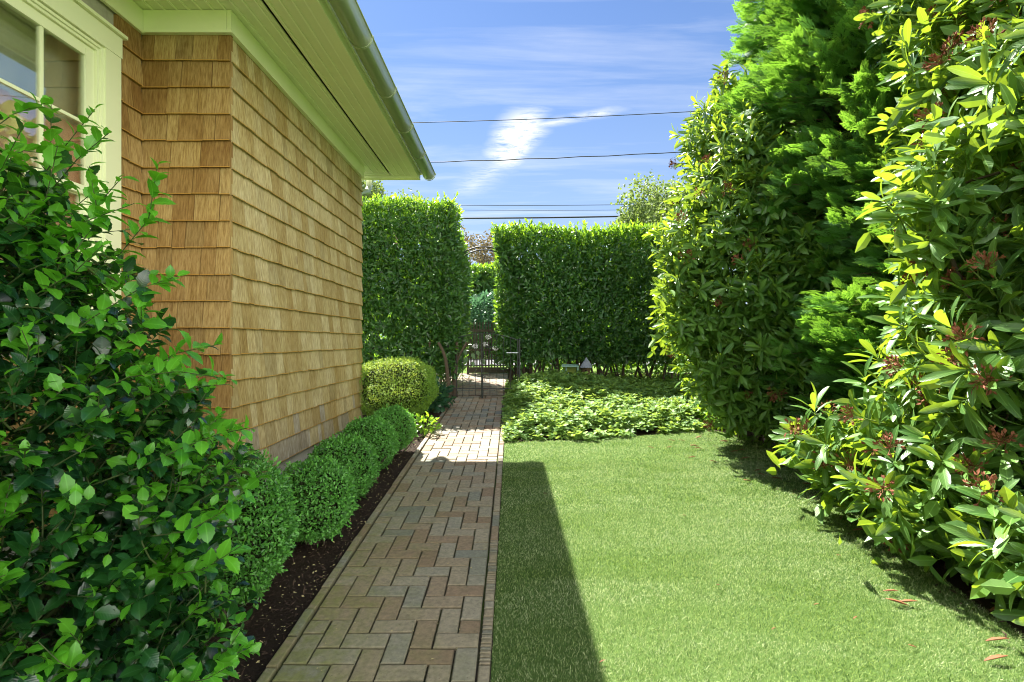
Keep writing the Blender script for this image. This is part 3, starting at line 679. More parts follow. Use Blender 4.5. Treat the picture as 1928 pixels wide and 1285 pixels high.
conifer('tall feathery arborvitae rising past the top of the picture behind the near rhododendron', 3.8, 4.95, [(.4, 1.0), (1.2, .85), (2.2, .95), (3.0, 1.2), (3.8, 1.32), (5, 1.30), (6.2, 1.15), (7.2, .8)], 30, 1150, .175)
conifer('lower feathery arborvitae tucked between the near rhododendron and the tall one', 3.72, 4.15, [(.22, 1.0), (.9, 1.12), (1.8, 1.1), (2.4, .9), (3.2, .7), (4.0, .4)], 30, 620, .16)
conifer('dark feathery arborvitae above the near rhododendron at the right edge', 5.4, 4.6, [(.5, .9), (2, 1.2), (4, 1.3), (6, 1.2), (8, .6)], 22, 420, .22)

# ---- laurel hedges
def hedge(name, label, x0, x1, y0, y1, zt, zb, faces, dens, stems, mats=('laurel', 'laurel_new'), leaf=.105, cat='hedge', topf=1.0, shoots=60, lean=0.0):
    root = thing(name, label, cat, ((x0+x1)/2, (y0+y1)/2, gz((y0+y1)/2)))
    g = Geo(); g2 = Geo()
    def surf(n, f, depth):
        u = rnd(0, 1, n); v = rnd(0, 1, n); d = depth*rng.random(n)**1.4
        if f == 'front': p = np.stack([x0+u*(x1-x0), y0+d, zb+v*(zt-zb)], 1); nn = [0, -1, 0]
        if f == 'back': p = np.stack([x0+u*(x1-x0), y1-d, zb+v*(zt-zb)], 1); nn = [0, 1, 0]
        if f == 'left': p = np.stack([x0+d, y0+u*(y1-y0), zb+v*(zt-zb)], 1); nn = [-1, 0, 0]
        if f == 'right': p = np.stack([x1-d, y0+u*(y1-y0), zb+v*(zt-zb)], 1); nn = [1, 0, 0]
        if f == 'top': p = np.stack([x0+u*(x1-x0), y0+v*(y1-y0), zt-d], 1); nn = [0, 0, 1]
        if f == 'bottom': p = np.stack([x0+u*(x1-x0), y0+v*(y1-y0), zb+d], 1); nn = [0, 0, -1]
        b = .05*np.sin(p[:, 0]*3.1+p[:, 2]*2)+.04*np.sin(p[:, 2]*5+p[:, 0]*2+p[:, 1]*3)
        p = p+np.array(nn)*b[:, None]
        w = (p[:, 2]-zb)/(zt-zb); cxm = (x0+x1)/2; p[:, 0] += (p[:, 0]-cxm)*lean*(1-w)
        if f != 'top': p[:, 2] += np.where(v < .12, rng.normal(0, .12, n), 0)
        return p, np.array(nn, float)
    for f in faces:
        area = {'front': (x1-x0)*(zt-zb), 'back': (x1-x0)*(zt-zb), 'left': (y1-y0)*(zt-zb), 'right': (y1-y0)*(zt-zb), 'top': (x1-x0)*(y1-y0), 'bottom': (x1-x0)*(y1-y0)}[f]
        n = int(area*dens*(topf if f == 'top' else 1)); p, nn = surf(n, f, .28)
        D = unit(nn*.55+np.array([0, 0, .35 if f != 'bottom' else -.2])+rng.normal(0, .62, (n, 3))); Nn = nn*.8+np.array([0, 0, .55])+rng.normal(0, .5, (n, 3))
        L = leaf*rnd(.65, 1.2, n)
        new = (rng.random(n) < (.6 if f == 'top' else .04+.5*np.clip((p[:, 2]-zt+.30)/.30, 0, 1)))
        leaves(g, T_LAUREL, p[~new], D[~new], Nn[~new], L[~new], (L*.17)[~new]); leaves(g2, T_LAUREL, p[new], D[new], Nn[new], L[new], (L*.16)[new])
    for i in range(shoots):      # upright shoots of new growth along the top
        b = np.array([rnd(x0, x1), rnd(y0, min(y1, y0+.9)), zt-.08]); h = rnd(.06, .20)*(1.3 if rng.random() < .15 else 1); a = unit(np.array([rng.normal(0, .25), rng.normal(0, .25), 1])); m_ = 8
        s = np.linspace(.2, 1, m_); an = np.arange(m_)*2.4; rd = np.stack([np.cos(an), np.sin(an), np.zeros(m_)], 1)
        leaves(g2, T_LAUREL, b+a*(h*s)[:, None], a*1.0+rd*rnd(.4, .8), rd*-.6+a*.6, leaf*rnd(.6, .95, m_), leaf*.14); g2.tube([b, b+a*h], [.003, .002], 4, False)
    fo = g.build('foliage', M[mats[0]], root, smooth=True); tag(g2.build('new_growth', M[mats[1]], root, smooth=True), 'fresh yellow-green leaves along the top')
    n = int((x1-x0)*(y1-y0)*(zt-zb)*330)
    ic = Geo(); P = np.stack([rnd(x0+.25, x1-.25, n), rnd(y0+.25, y1-.2, n), rnd(zb+.1, zt-.25, n)], 1); leaves(ic, T_LAUREL, P, rdir(n), rdir(n), leaf*1.6, leaf*.5); ic.build('inner_leaves', M[mats[0]], root)
    if stems:
        sg = Geo()
        for x in stems:
            for k in range(3):
                b = np.array([x+rng.normal(0, .10), (y0+y1)/2+rng.normal(0, .12)-.1, 0]); b[2] = gz(b[1])-.05
                e = np.array([b[0]+rng.normal(0, .22), b[1]+rng.normal(0, .15), zb+.5]); r0 = rnd(.016, .042); sg.tube(curve(b, e, .05, 7), np.linspace(r0, r0*.6, 7), 7)
        sg.build('stems', M['bark'], root, smooth=True)
    return root
hedge('laurel_hedge', 'tall clipped laurel hedge right of the iron gate, behind the birdhouse', -.31, 3.05, 9.2, 10.4, 3.50, 1.16, ['front', 'left', 'top', 'right', 'bottom'], 1450, list(np.arange(-.05, 3.0, .26)), lean=-.05, shoots=130)
lh = hedge('laurel_hedge', 'tall clipped laurel hedge between the house and the iron gate', -3.6, -.93, 8.5, 9.35, 3.80, .95, ['front', 'right', 'top', 'bottom'], 1450, list(np.arange(-3.2, -.9, .3)), shoots=80)
hedge('laurel_hedge', 'laurel hedge wing running along the left of the brick path past the iron gate', -1.75, -.98, 9.4, 11.3, 3.5, .95, ['right', 'top', 'front'], 1100, [-1.5, -1.2], shoots=30)
hedge('street_hedge', 'sunlit far hedge seen through the gap over the wooden gate', -5, 5, 20, 21.5, 4.45, .9, ['front', 'top'], 260, [], leaf=.22, shoots=0)

# ---- small-leaved clipped balls
def ball(label, x, y, r, h, mt='box', leaf=.022, dens=13000, group=None, ex=2.4, name='boxwood'):
    base = gz(y); root = thing(name, label, 'shrub', (x, y, base), group)
    g = Geo(); c = (x, y, base+h*.54); P, N = blob_pts([(c, (r, r, h*.50))], dens, .13, lump=.035, ex=ex)
    ok = P[:, 2] > base+h*.10; P, N = P[ok], N[ok]; n = len(P)
    D = unit(N*.35+[0, 0, .3]+rng.normal(0, .6, (n, 3))); leaves(g, T_BOX, P, D, N*.8+rng.normal(0, .38, (n, 3))+[0, 0, .55], leaf*rnd(.6, 1.3, n), leaf*.27)
    m_ = int(n*.012); i = rng.integers(0, n, m_)    # loose sprigs that break the outline
    for k in range(4): leaves(g, T_BOX, P[i]+N[i]*(.008*(k+1)), jitter(N[i], .5), rdir(m_)+[0, 0, .5], leaf*rnd(.8, 1.3, m_), leaf*.3, rnd(.6, 1, m_))
    g.build('foliage', M[mt], root)
    ic = Geo(); P, N = blob_pts([(c, (r*.78, r*.78, h*.38))], 2200, .1, lump=.02); leaves(ic, T_BOX, P, jitter(N, 1), N, .035, .012); ic.build('inner_leaves', M['shade_in'], root)
    sg = Geo()
    for k in range(12): sg.tube(curve((x+rng.normal(0, .03), y+rng.normal(0, .03), base-.03), (x+rng.normal(0, r*.5), y+rng.normal(0, r*.5), base+h*.4), .08, 5), np.linspace(.009, .005, 5), 5)
    sg.build('stems', M['bark'], root, smooth=True); return root
GB = 'clipped boxwood balls lined up along the house wall'
ball('tallest clipped boxwood ball, partly hidden behind the holly', -1.43, 2.52, .325, .74, group=GB, ex=2.2)
ball('second clipped boxwood ball from the camera, beside the path edge', -1.265, 3.27, .245, .50, group=GB, ex=2.2)
ball('third clipped boxwood ball from the camera, in the middle of the row', -1.31, 3.96, .255, .47, group=GB, ex=2.3)
ball('fourth clipped boxwood ball, below the weathered grey shingles', -1.31, 4.66, .252, .48, group=GB, ex=2.2)
ball('farthest dark clipped boxwood ball, in front of the big golden one', -1.25, 5.33, .235, .455, group=GB, ex=2.1)
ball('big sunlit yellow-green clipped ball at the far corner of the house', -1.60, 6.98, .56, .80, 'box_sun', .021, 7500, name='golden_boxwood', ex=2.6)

# ---- holly in the foreground
root = thing('holly_bush', 'dark glossy toothed-leaf holly bush in the near left corner', 'shrub', (-1.75, 1.6, gz(1.6)))
P, N = blob_pts([((-1.72, 1.62, .55), (.74, .62, .62)), ((-1.78, 1.68, 1.15), (.68, .55, .5)), ((-1.85, 1.7, 1.65), (.52, .45, .45)), ((-1.65, 1.65, 1.75), (.22, .3, .22)), ((-1.3, 1.75, .95), (.36, .35, .4)), ((-1.25, 1.6, .35), (.34, .35, .4)), ((-1.45, 1.3, .3), (.3, .3, .35)), ((-1.5, 1.25, .75), (.3, .25, .3))], 130, .3, .8, lump=.16)
A = jitter(N*.9+[.1, 0, .55], .3); SL = rnd(.16, .32, len(P)); kind = rng.random(len(P)) < .38
# long shoots that stand clear of the bush, base -> tip
EX = [((-1.95, 1.75, 1.8), (-1.88, 1.75, 2.32)), ((-1.9, 1.7, 1.75), (-1.55, 1.7, 2.26)), ((-1.8, 1.7, 1.7), (-1.30, 1.65, 2.14)), ((-1.75, 1.65, 1.65), (-1.42, 1.6, 2.08)), ((-1.7, 1.6, 1.6), (-1.22, 1.6, 1.98)), ((-1.9, 1.6, 1.7), (-1.62, 1.6, 2.16)), ((-1.85, 1.75, 1.75), (-1.40, 1.72, 2.25)), ((-1.8, 1.8, 1.7), (-1.62, 1.8, 2.30)), ((-1.7, 1.7, 1.6), (-1.12, 1.62, 2.03)), ((-1.75, 1.7, 1.5), (-1.18, 1.60, 1.90)), ((-1.7, 1.6, 1.45), (-1.28, 1.55, 2.0)),
      ((-1.65, 1.6, 1.35), (-.98, 1.50, 1.66)), ((-1.6, 1.55, 1.3), (-1.05, 1.45, 1.60)), ((-1.5, 1.55, 1.2), (-.86, 1.5, 1.46)), ((-1.5, 1.5, 1.1), (-.80, 1.46, 1.36)), ((-1.4, 1.5, 1.0), (-.76, 1.47, 1.22)), ((-1.4, 1.5, .9), (-.75, 1.45, 1.05)),
      ((-1.4, 1.5, .75), (-.78, 1.48, .88)), ((-1.3, 1.5, .45), (-.80, 1.45, .55)), ((-1.3, 1.5, .3), (-.84, 1.5, .36)), ((-1.9, 1.7, 1.7), (-1.75, 1.65, 2.22)), ((-1.85, 1.6, 1.6), (-1.48, 1.55, 2.12)), ((-1.8, 1.6, 1.6), (-1.35, 1.65, 1.95)), ((-1.7, 1.6, 1.4), (-1.2, 1.5, 1.75)), ((-1.75, 1.55, 1.5), (-1.5, 1.45, 1.9)), ((-1.5, 1.35, .5), (-1.2, 1.15, .78)), ((-1.6, 1.4, .9), (-1.28, 1.22, 1.15))]
g = Geo(); g2 = Geo(); tw = Geo()
def holly_shoot(b, tp, new, sz=1.0):
    b = np.array(b, float); tp = np.array(tp, float); L = np.linalg.norm(tp-b); cv = curve(b, tp, .09, 6); tw.tube(cv, np.linspace(.003, .0012, 6), 5, False)
    m_ = max(8, int(L/.0185)); s = np.linspace(.1, 1, m_)**.85; a = unit(tp-b); U = unit(np.cross(a, [.1, .2, 1])); V_ = np.cross(a, U)
    pos = np.stack([np.interp(s*5, range(6), cv[:, i]) for i in range(3)], 1); an = np.arange(m_)*2.4+rnd(0, 6)+rng.normal(0, .35, m_)
    rad = U*np.cos(an)[:, None]+V_*np.sin(an)[:, None]; th = R(78)-R(30)*s[:, None]+rng.normal(0, .22, (m_, 1))
    D = a*np.cos(th)+rad*np.sin(th)+[0, 0, -.02]+rng.normal(0, .1, (m_, 3)); Nn = a*.4-rad*.2+np.array([0, 0, .8])+rng.normal(0, .28, (m_, 3)); Lf = .063*sz*rnd(.62, 1.2, m_)*(1-.35*(s > .95)); Wf = Lf*rnd(.26, .36, m_)
    isn = (s > (.5 if new else .95)) & (rng.random(m_) < .92); leaves(g2, T_HOLLY, pos[isn], D[isn], Nn[isn], Lf[isn], Wf[isn]); q_ = ~isn; leaves(g, T_HOLLY, pos[q_], D[q_], Nn[q_], Lf[q_], Wf[q_])
for i in range(len(P)): holly_shoot(P[i]-A[i]*SL[i], P[i]+A[i]*.03, kind[i])
for b, e in EX: holly_shoot(b, e, True, 1.05)
g.build('foliage', M['holly'], root, smooth=True); tag(g2.build('new_growth', M['holly_new'], root, smooth=True), 'lighter young leaves at the shoot tips')
for i in range(12):
    k = rng.integers(0, len(P)); tw.tube(curve((-1.75+rng.normal(0, .08), 1.62+rng.normal(0, .08), gz(1.6)-.03), P[k]-A[k]*SL[k], .08, 8), np.linspace(.012, .004, 8), 6)
tw.build('stems', M['hollystem'], root, smooth=True)

# ---- pachysandra bed: uncountable ground cover
g = Geo(); n = 7000
x = rnd(-.10, 3.1, n); y = rnd(5.7, 10.2, n); fy = lawn_y(x)+.07*np.sin(x*5)+.04*np.sin(x*13); xe = .0+.06*np.sin(y*4)
ok = (y > fy) & (x > -.13+.04*np.sin(y*6)) & ((x < 2.75) | (y > 6.6)); x, y = x[ok], y[ok]; n = len(x)
def cover_h(x, y):
    e = np.minimum(np.clip((y-lawn_y(x))/.35, .25, 1), np.clip((x+.2)/.35, .35, 1)); return (.17+.20*np.exp(-((x-.9)**2/.9+(y-8.4)**2/1.3)))*e+.02*np.sin(x*7)*np.sin(y*6)
hh = cover_h(x, y)*rnd(.5, 1.25, n)+.03*np.sin(x*23+y*9)*np.sin(y*19-x*5); z0 = gz(y); tw = Geo()
an0 = rnd(0, 6.28, n); tilt = rng.normal(0, .38, (n, 3)); A = unit(tilt+[0, -.08, 1])
for ring, (cnt, th, L, dzz) in enumerate([(5, 52, .066, 0), (5, 82, .078, -.025)]):
    for k in range(cnt):
        an = an0+k*2*PI/cnt+ring*.6; rad = np.stack([np.cos(an), np.sin(an), np.zeros(n)], 1); D = A*math.cos(R(th))+rad*math.sin(R(th)); Nn = A*math.sin(R(th))-rad*math.cos(R(th))
        Lf = L*rnd(.55, 1.2, n); D = D+rng.normal(0, .16, D.shape); leaves(g, T_WIDE, np.stack([x, y, z0+hh+dzz], 1), D, Nn, Lf, Lf*.26)
tag(g.build('ground_cover', M['pachy'], smooth=True), 'low leafy green pachysandra filling the bed beyond the lawn', 'ground cover', kind='stuff')

# ---- small plants
def tuft(name, label, x, y, r, h, n, L, mt, cat='plant', wr=.3, rise=.5):
    root = thing(name, label, cat, (x, y, gz(y))); g = Geo(); P, N = blob_pts([((x, y, gz(y)+h*.5), (r, r, h*.5))], n/(4*PI*r*max(r, h*.5)), .6, lump=.15); n = len(P)
    leaves(g, T_WIDE, P, N*.7+[0, 0, rise*.5]+rng.normal(0, .4, (n, 3)), N*.4+[0, 0, .8]+rng.normal(0, .3, (n, 3)), L*rnd(.7, 1.2, n), L*wr); g.build('foliage', M[mt], root, smooth=True)
    sg = Geo()
    for i in rng.choice(n, min(n, 25), False): sg.tube(curve((x+rng.normal(0, .03), y+rng.normal(0, .03), gz(y)-.02), P[i], .08, 5), .003, 4, False)
    sg.build('stems', M['greentwig'], root); return root
tuft('hellebore', 'low dark blue-green plant between the golden ball and the gate path', -1.18, 7.55, .28, .42, 600, .10, 'blue_green')
tuft('hydrangea_seedling', 'small yellow-green leafy plant at the path edge behind the boxwood row', -1.02, 6.1, .15, .22, 150, .06, 'laurel_new')
tuft('azalea', 'low sunlit shrub with yellow-green leaves under the tall rhododendron', 2.75, 6.55, .38, .4, 700, .06, 'laurel_new')
tuft('azalea', 'sparse low shrub at the lawn edge under the conifers', 3.2, 5.4, .35, .3, 350, .06, 'rhodo')
tuft('back_shrub', 'sunlit yellow-green shrub glimpsed behind the stems right of the hedge', 3.9, 11.6, 1.1, 2.2, 5500, .10, 'laurel_new')
tuft('back_shrub', 'dim green shrub filling the gap behind the tall rhododendron', 5.2, 8.6, 1.3, 3.4, 6500, .13, 'rhodo')
tuft('back_shrub', 'sunlit shrub seen low between the stems of the right hedge', 2.7, 12.6, .9, 1.2, 2500, .10, 'laurel_new')
tuft('back_shrub', 'dark low shrub right behind the stems of the hedge by the birdhouse', 1.0, 12.4, 1.0, 1.1, 3000, .10, 'laurel')
tuft('back_shrub', 'shrub beyond the left hedge, showing low between its stems', -2.6, 12.2, 1.0, 1.5, 3000, .10, 'laurel_new')
tuft('blue_green_bush', 'blue-green bush overhanging the top of the wooden gate', -.72, 12.7, .62, 1.1, 1500, .12, 'blue_green').location.z += .80
hr = thing('hydrangea', 'white-flowered plant with large cream-edged leaves leaning over the iron gate', 'plant', (-1.15, 9.3, gz(9.3)))
g = Geo(); f_ = Geo(); sg = Geo()
for (fx, fz) in ((-.66, 1.46), (-.47, 1.50), (-.30, 1.42), (-.42, 1.62)):
    c0 = np.array([fx, 9.2, fz-.08]); n = 60; d = rdir(n); leaves(f_, T_WIDE, c0+d*[.05, .04, .035]*rnd(.5, 1, n)[:, None], d+rng.normal(0, .5, (n, 3)), rdir(n), .022, .008); sg.tube(curve((-1.1, 9.3, gz(9.3)), c0, .08, 7), .004, 5)
for (lx, lz, dx, L) in [(a_, b_, c_, d_*.48) for a_, b_, c_, d_ in ((-.80, 1.18, -.3, .25), (-.72, 1.25, .5, .24), (-.55, 1.14, .6, .24), (-.9, 1.2, -.7, .2), (-.62, 1.3, .2, .2), (-1.0, 1.1, -.4, .2), (-.7, 1.1, .1, .2), (-.85, 1.32, .3, .22))]:
    leaves(g, T_WIDE, np.array([[lx, 9.15, lz]]), np.array([[dx, -.3, -.7]]), np.array([[.1, -.9, .4]]), L, L*.36)
g.build('foliage', M['hosta'], hr, smooth=True); tag(f_.build('blossom', M['petal'], hr), 'white blossom clusters'); sg.build('stems', M['greentwig'], hr)

# ---- distant trees
def tree(name, label, x, y, zc, r, n, L, mt, trunk=.18, lobes=9, sq=.8):
    root = thing(name, label, 'tree', (x, y, gz(y))); bl = []
    for i in range(lobes):
        d = rdir(1)[0]; bl.append((np.array([x, y, zc])+d*np.array([r*.62, r*.62, r*.62*sq]), r*rnd(.28, .5)))
    P, N = blob_pts(bl, n/(lobes*4*PI*(r*.4)**2), .6, .5, lump=.2); m_ = len(P); P = P+rng.normal(0, r*.04, P.shape)
    g = Geo(); leaves(g, T_LAUREL, P, N*.5+rng.normal(0, .7, (m_, 3)), N+rng.normal(0, .6, (m_, 3))+[0, 0, .4], L*rnd(.6, 1.2, m_), L*.33); g.build('crown', M[mt], root)
    tr = Geo(); tr.tube(curve((x, y, gz(y)-.1), (x, y, zc), .03, 7), np.linspace(trunk, trunk*.5, 7), 9)
    for c, rr in bl: tr.tube(curve((x, y, zc-r*.6), c, .08, 6), np.linspace(trunk*.4, trunk*.12, 6), 6)
    tr.build('trunk', M['bark'], root, smooth=True); return root
tree('leafy_tree', 'light green tree showing over the hedge just beyond the house eave', -5.0, 21, 6.9, 2.0, 11000, .14, 'tree', lobes=12)
tree('bronze_tree', 'thin bronze-leaved tree above the gap between the two hedges', -2.0, 24, 5.2, 1.9, 5200, .13, 'tree_red', .12, lobes=11, sq=1.3)
tree('leafy_tree', 'olive green tree behind the right hedge beside the power lines', 7.2, 23, 6.1, 2.8, 17000, .17, 'tree', lobes=14, sq=1.0)
for i, (x, y, zc, r) in enumerate([(11, 18, 5, 4), (9.5, 11, 5, 3.5), (-9, 26, 4.5, 3), (8.5, 6, 5, 3)]):
    tree('shade_tree', ['broad green tree far behind the rhododendrons', 'broad green tree close behind the arborvitae', 'broad green tree hidden low behind the left hedge', 'broad green tree at the right behind the near rhododendron'][i], x, y, zc, r, 5000, .4, 'tree')

# ------------------------------------------------------------------ iron arch with its gate
YG = 9.5; zg = float(gz(YG)); xl, xr = -1.18, .125; xc = (xl+xr)/2; ra = (xr-xl)/2; ztop = CAMZ+176/964*YG; zsp = ztop-ra
arch = thing('garden_arch', 'black iron garden arch spanning the path between the two laurel hedges', 'arch', (xc, YG, zg))
for nm, dy in (('hoop', -.09), ('hoop', .22)):
    g = Geo(); rr = ra-(0 if dy < 0 else .0)
    pts = [(xl, YG+dy, zg-.05), (xl, YG+dy, zsp)]+[(xc-ra*math.cos(a), YG+dy, zsp+ra*math.sin(a)) for a in np.linspace(.12, PI-.12, 22)]+[(xr, YG+dy, zsp), (xr, YG+dy, zg-.05)]
    g.tube(pts, .0125, 8); g.build('hoop', M['iron'], arch, smooth=True)
g = Geo()
for a in np.linspace(0, PI, 12): g = Geo(); g.tube([(xc-ra*math.cos(a), YG-.09, zsp+ra*math.sin(a)), (xc-ra*math.cos(a), YG+.22, zsp+ra*math.sin(a))], .006, 6); g.build('spacer', M['iron'], arch, smooth=True)
for z in np.arange(zg+.3, zsp, .35):
    for x in (xl, xr): g = Geo(); g.tube([(x, YG-.09, z), (x, YG+.22, z)], .006, 6); g.build('spacer', M['iron'], arch, smooth=True)
YG = 8.62; zg = float(gz(YG)); xl, xr = -1.07, .125
def leaf_gate(x0, x1, sg_):
    gt = thing('iron_gate', f'black iron gate leaf of thin upright bars hanging from the {"left" if sg_ < 0 else "right"} side of the arch', 'gate', (x0 if sg_ < 0 else x1, YG, zg), 'iron gate leaves under the arch')
    n = 5; g = Geo()
    for i in range(n+1):
        g = Geo(); x = x0+(x1-x0)*i/n; hgt = .98+.12*math.sin((x-xl)/(xr-xl)*PI); g.tube([(x, YG, zg+.05), (x, YG, zg+hgt)], .0055 if 0 < i < n else .009, 6); g.build('bar', M['iron'], gt, smooth=True)
    g = Geo()
    for z in (zg+.06, zg+.17): g = Geo(); g.tube([(x0, YG, z), (x1, YG, z)], .0065, 6); g.build('rail', M['iron'], gt, smooth=True)
    g = Geo()
    xs_ = np.linspace(x0, x1, 8); g.tube([(x, YG, zg+.98+.12*math.sin((x-xl)/(xr-xl)*PI)) for x in xs_], .007, 6)
    g.build('rail', M['iron'], gt, smooth=True)
    xp = x0-.03 if sg_ < 0 else x1+.03; g = Geo(); g.tube([(xp, YG, zg-.05), (xp, YG, CAMZ+.02)], .017, 8); g.tube([(xp, YG, CAMZ+.02), (xp, YG, CAMZ+.03)], [.022, .008], 8); g.build('post', M['iron'], gt, smooth=True)
    return gt
xm_ = -.50
leaf_gate(xl+.03, xm_-.012, -1); g2_ = leaf_gate(xm_+.012, xr-.03, 1)
g = Geo(); g.tube([(xm_, YG-.02, zg-.02), (xm_, YG-.02, zg+.42)], .014, 8); g.tube([(xm_, YG-.02, zg+.40), (xm_+.035, YG-.03, zg+.38), (xm_+.035, YG-.03, zg+.30)], .006, 6); g.build('drop_bolt', M['iron'], g2_, smooth=True)
g = Geo(); g.tube([(xr-.22, YG-.02, zg+.77), (xr-.02, YG-.02, zg+.77)], .008, 6); g.build('latch', simple('steel', (.5, .52, .55), .3, .5, metal=.8), g2_, smooth=True)

# wooden gate farther on
YW = 11.9; zw = float(gz(YW)); wg = thing('wooden_gate', 'dark slatted wooden garden gate at the far end of the path', 'gate', (-.5, YW, zw))
wx0, wx1 = -1.0, .35; ht = 1.22
g = Geo()
for x in (wx0-.05, wx1): g = Geo(); g.box(x, x+.05, YW-.03, YW+.05, zw, zw+ht+.05); g.build('post', M['gatewood'], wg)
for y1_, a_, b_ in ((YW+.02, .04, .17), (YW-.004, ht-.23, ht-.17), (YW-.004, .55, .60)): g = Geo(); g.box(wx0+.002, wx1-.002, YW-.026, y1_, zw+a_, zw+b_); g.build('rail', M['gatewood'], wg)
x = wx0+.03
while x < wx1-.04:
    g = Geo(); g.box(x, x+.031, YW-.003, YW+.016, zw+.172, zw+ht+rnd(-.01, .01)); g.build('slat', M['gatewood'], wg); x += .069
g = Geo(); g.box(wx0+.38, wx0+.58, YW-.045, YW-.028, zw+.62, zw+.66); g.box(wx0+.47, wx0+.50, YW-.05, YW-.03, zw+.50, zw+.61); g.build('latch', M['iron'], wg)
struct(sheet('street', lambda y: (-60, 60), [14.0, 16, 18.6], .0, M['asphalt'], 4))

# ------------------------------------------------------------------ birdhouses in the ground cover
bx, by = 1.285, 8.85; bz = CAMZ-(706-642.5)/964*by
bh = thing('birdhouse', 'round birdhouse with pale conical shingled roof, standing in the ground cover', 'birdhouse', (bx, by, bz))
g = Geo(); g.tube([(bx, by, bz), (bx, by, bz+.14)], .068, 18); body = g.build('body', simple('rustic_bark', (.13, .09, .05), .9, .2, var=.5, ns=40), bh, smooth=False)
g = Geo(); g.tube([(bx-.02, by-.064, bz+.07), (bx-.02, by-.0705, bz+.07)], .017, 12); g.build('entrance_hole', M['slot'], body)
g = Geo(); rr_ = [.115, .098, .098, .078, .078, .056, .056, .032, .032, .008]; zz_ = [0, .03, .034, .062, .066, .096, .10, .128, .132, .165]
for i in range(0, 10, 2):
    k = 16
    for j in range(k):
        a0, a1 = 2*PI*j/k, 2*PI*(j+1)/k-.04; o_ = rnd(-.003, .003)
        g.add([(bx+(rr_[i]+o_)*math.cos(a), by+(rr_[i]+o_)*math.sin(a), bz+.125+zz_[i]) for a in (a0, a1)]+[(bx+rr_[i+1]*.93*math.cos(a), by+rr_[i+1]*.93*math.sin(a), bz+.13+zz_[i+1]) for a in (a1, a0)], [(0, 1, 2, 3)], (0, 0, rng.random()))
g.tube([(bx, by, bz+.125), (bx, by, bz+.30)], [.095, .005], 16); g.build('roof', simple('blue_grey_shingle', (.24, .26, .31), .8, .2, var=.5, ns=45), bh)
g = Geo(); g.tube([(bx, by, float(gz(by))), (bx, by, bz)], .02, 8); g.build('pole', M['bark'], bh)
fx = 1.04; fz = CAMZ-(706-642.5)/964*8.8
fd = thing('bird_feeder', 'pale green open-fronted bird feeder with flat tilted roof, left of the birdhouse', 'bird feeder', (fx, 8.8, fz))
pg = simple('pale_green_paint', (.20, .33, .27), .5, .4, var=.15, ns=20)
g = Geo(); g.hexa([(fx-.20, 8.70, fz+.14), (fx+.10, 8.70, fz+.135), (fx+.10, 8.92, fz+.15), (fx-.16, 8.92, fz+.165), (fx-.20, 8.70, fz+.16), (fx+.10, 8.70, fz+.155), (fx+.10, 8.92, fz+.17), (fx-.16, 8.92, fz+.18)]); g.build('roof', pg, fd)
g = Geo(); g.box(fx+.07, fx+.095, 8.72, 8.9, fz-.06, fz+.134); g.build('side_panel', pg, fd); g = Geo(); g.box(fx-.12, fx-.10, 8.75, 8.9, fz-.06, fz+.134); g.build('side_panel', pg, fd)
g = Geo(); g.box(fx-.098, fx+.068, 8.87, 8.89, fz-.06, fz+.134); g.build('back_panel', simple('yellow_green_paint', (.34, .42, .08), .6, .3, var=.2, ns=20), fd)
g = Geo(); g.hexa([(fx-.21, 8.70, fz+.035), (fx-.07, 8.66, fz+.0), (fx-.07, 8.80, fz+.03), (fx-.19, 8.84, fz+.06), (fx-.21, 8.70, fz+.05), (fx-.07, 8.66, fz+.015), (fx-.07, 8.80, fz+.045), (fx-.19, 8.84, fz+.075)]); g.build('tray', simple('pale_blue_paint', (.28, .42, .46), .5, .4), fd)
g = Geo(); g.tube([(fx, 8.82, float(gz(8.8))), (fx, 8.82, fz-.06)], .02, 8); g.build('pole', M['bark'], fd)

# ------------------------------------------------------------------ power lines
WL = [('topmost thin power line crossing the sky', 232, 214, 26, .018), ('second power line, slightly wavy, above the hedge tops', 307, 289, 26, .022), ('upper thin line of the low trio over the hedge', 388, 386, 26, .015), ('middle thinnest line of the low trio over the hedge', 397, 396, 26, .010), ('thick dark cable, lowest of all the lines over the hedge', 413, 407, 26, .040)]
for lab, yl, yr, D, r in WL:
    xs_ = np.linspace(-34, 34, 50); x_a, x_b = (820-964)/964*D, (1270-964)/964*D
    za, zb_ = CAMZ+(642.5-yl)/964*D, CAMZ+(642.5-yr)/964*D
    z = za+(zb_-za)*(xs_-x_a)/(x_b-x_a)+.0012*((xs_-(x_a+x_b)/2)**2); g = Geo(); g.tube(np.stack([xs_, np.full(50, D), z+.02*np.sin(xs_*2.1)*(r > .02)*(r < .03)], 1), r, 6)
    tag(g.build('power_line', M['wire'], smooth=True), lab, 'power line', 'power lines crossing the sky')

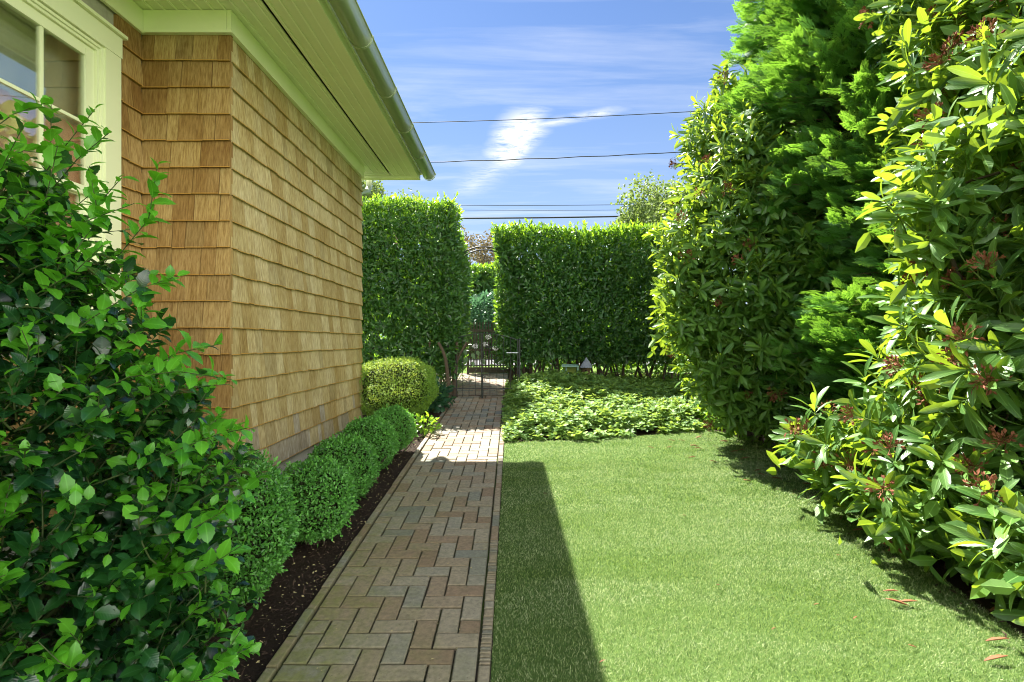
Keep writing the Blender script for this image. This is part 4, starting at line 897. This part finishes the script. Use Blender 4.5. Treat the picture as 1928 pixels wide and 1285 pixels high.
# ------------------------------------------------------------------ dry leaves on the lawn
def px2g(px_, py_):
    y = 1417/(py_-586.5); return (px_-964)/964*y, y
DL = [((1690, 1138), 'curled rust leaf, the left of the touching pair on the lawn', .09), ((1712, 1145), 'narrow rust leaf, the right of the touching pair on the lawn', .10), ((1662, 1117), 'narrow orange leaf just above the touching pair of leaves', .07), ((1855, 1212), 'long orange leaf near the lower right corner, upper of two', .10), ((1852, 1250), 'long orange leaf near the lower right corner, lower of two', .11), ((1862, 1155), 'dry leaf in the shade beside the near rhododendron', .09),
      ((1605, 1002), 'orange leaf half under the tip of the near rhododendron', .09), ((1528, 915), 'dry leaf at the sunlit edge of the conifer shade', .09), ((1414, 908), 'pair-like orange leaf in the middle distance of the lawn', .09), ((1296, 864), 'lone orange leaf at the far middle of the lawn', .08), ((1030, 932), 'small pale leaf on the edge of the house shadow', .035)]
farp = [(1271, 832), (1290, 832), (1300, 842), (1323, 847), (1317, 843), (1355, 833), (1350, 872), (1363, 834), (1394, 866), (1420, 889), (1441, 897), (1470, 904), (1403, 850), (1443, 852), (1478, 880), (1232, 846), (1255, 845), (1340, 815), (1310, 827), (1376, 853), (1458, 880)]
tiny = [(1292, 974), (1355, 1105), (1532, 1143), (1452, 1190), (1606, 1170), (1726, 1224), (1128, 1253), (1262, 915), (1584, 1050), (1500, 925)]
def dry_leaf(p, lab, L, grp):
    x, y = px2g(*p); g = Geo(); a = rnd(-.7, .7)+PI*rng.integers(0, 2); 
    tpl = leaf_t([(.15, .5), (.4, .95), (.7, .8)], .9, -.05)
    leaves(g, tpl, np.array([[0, 0, .0]]), np.array([[math.cos(a), math.sin(a)*.6, .12]]), np.array([[0, .15, 1.]]), L, L*.10)
    o = g.build('fallen_leaf', M['deadleaf'], smooth=True); o.location = (x, y, gz(y)+.012); md = o.modifiers.new('thick', 'SOLIDIFY'); md.thickness = .0015
    tag(o, lab, 'leaf', grp)
for p, lab, L in DL: dry_leaf(p, lab, L, 'dry leaves lying on the lawn')
for p in farp: dry_leaf(p, 'curled orange-brown leaf among those at the far right end of the lawn', rnd(.06, .10), 'dry leaves at the far right end of the lawn')
for p in tiny: dry_leaf(p, 'tiny reddish bit of dry leaf on open lawn', rnd(.02, .032), 'tiny dry leaf bits on the lawn')
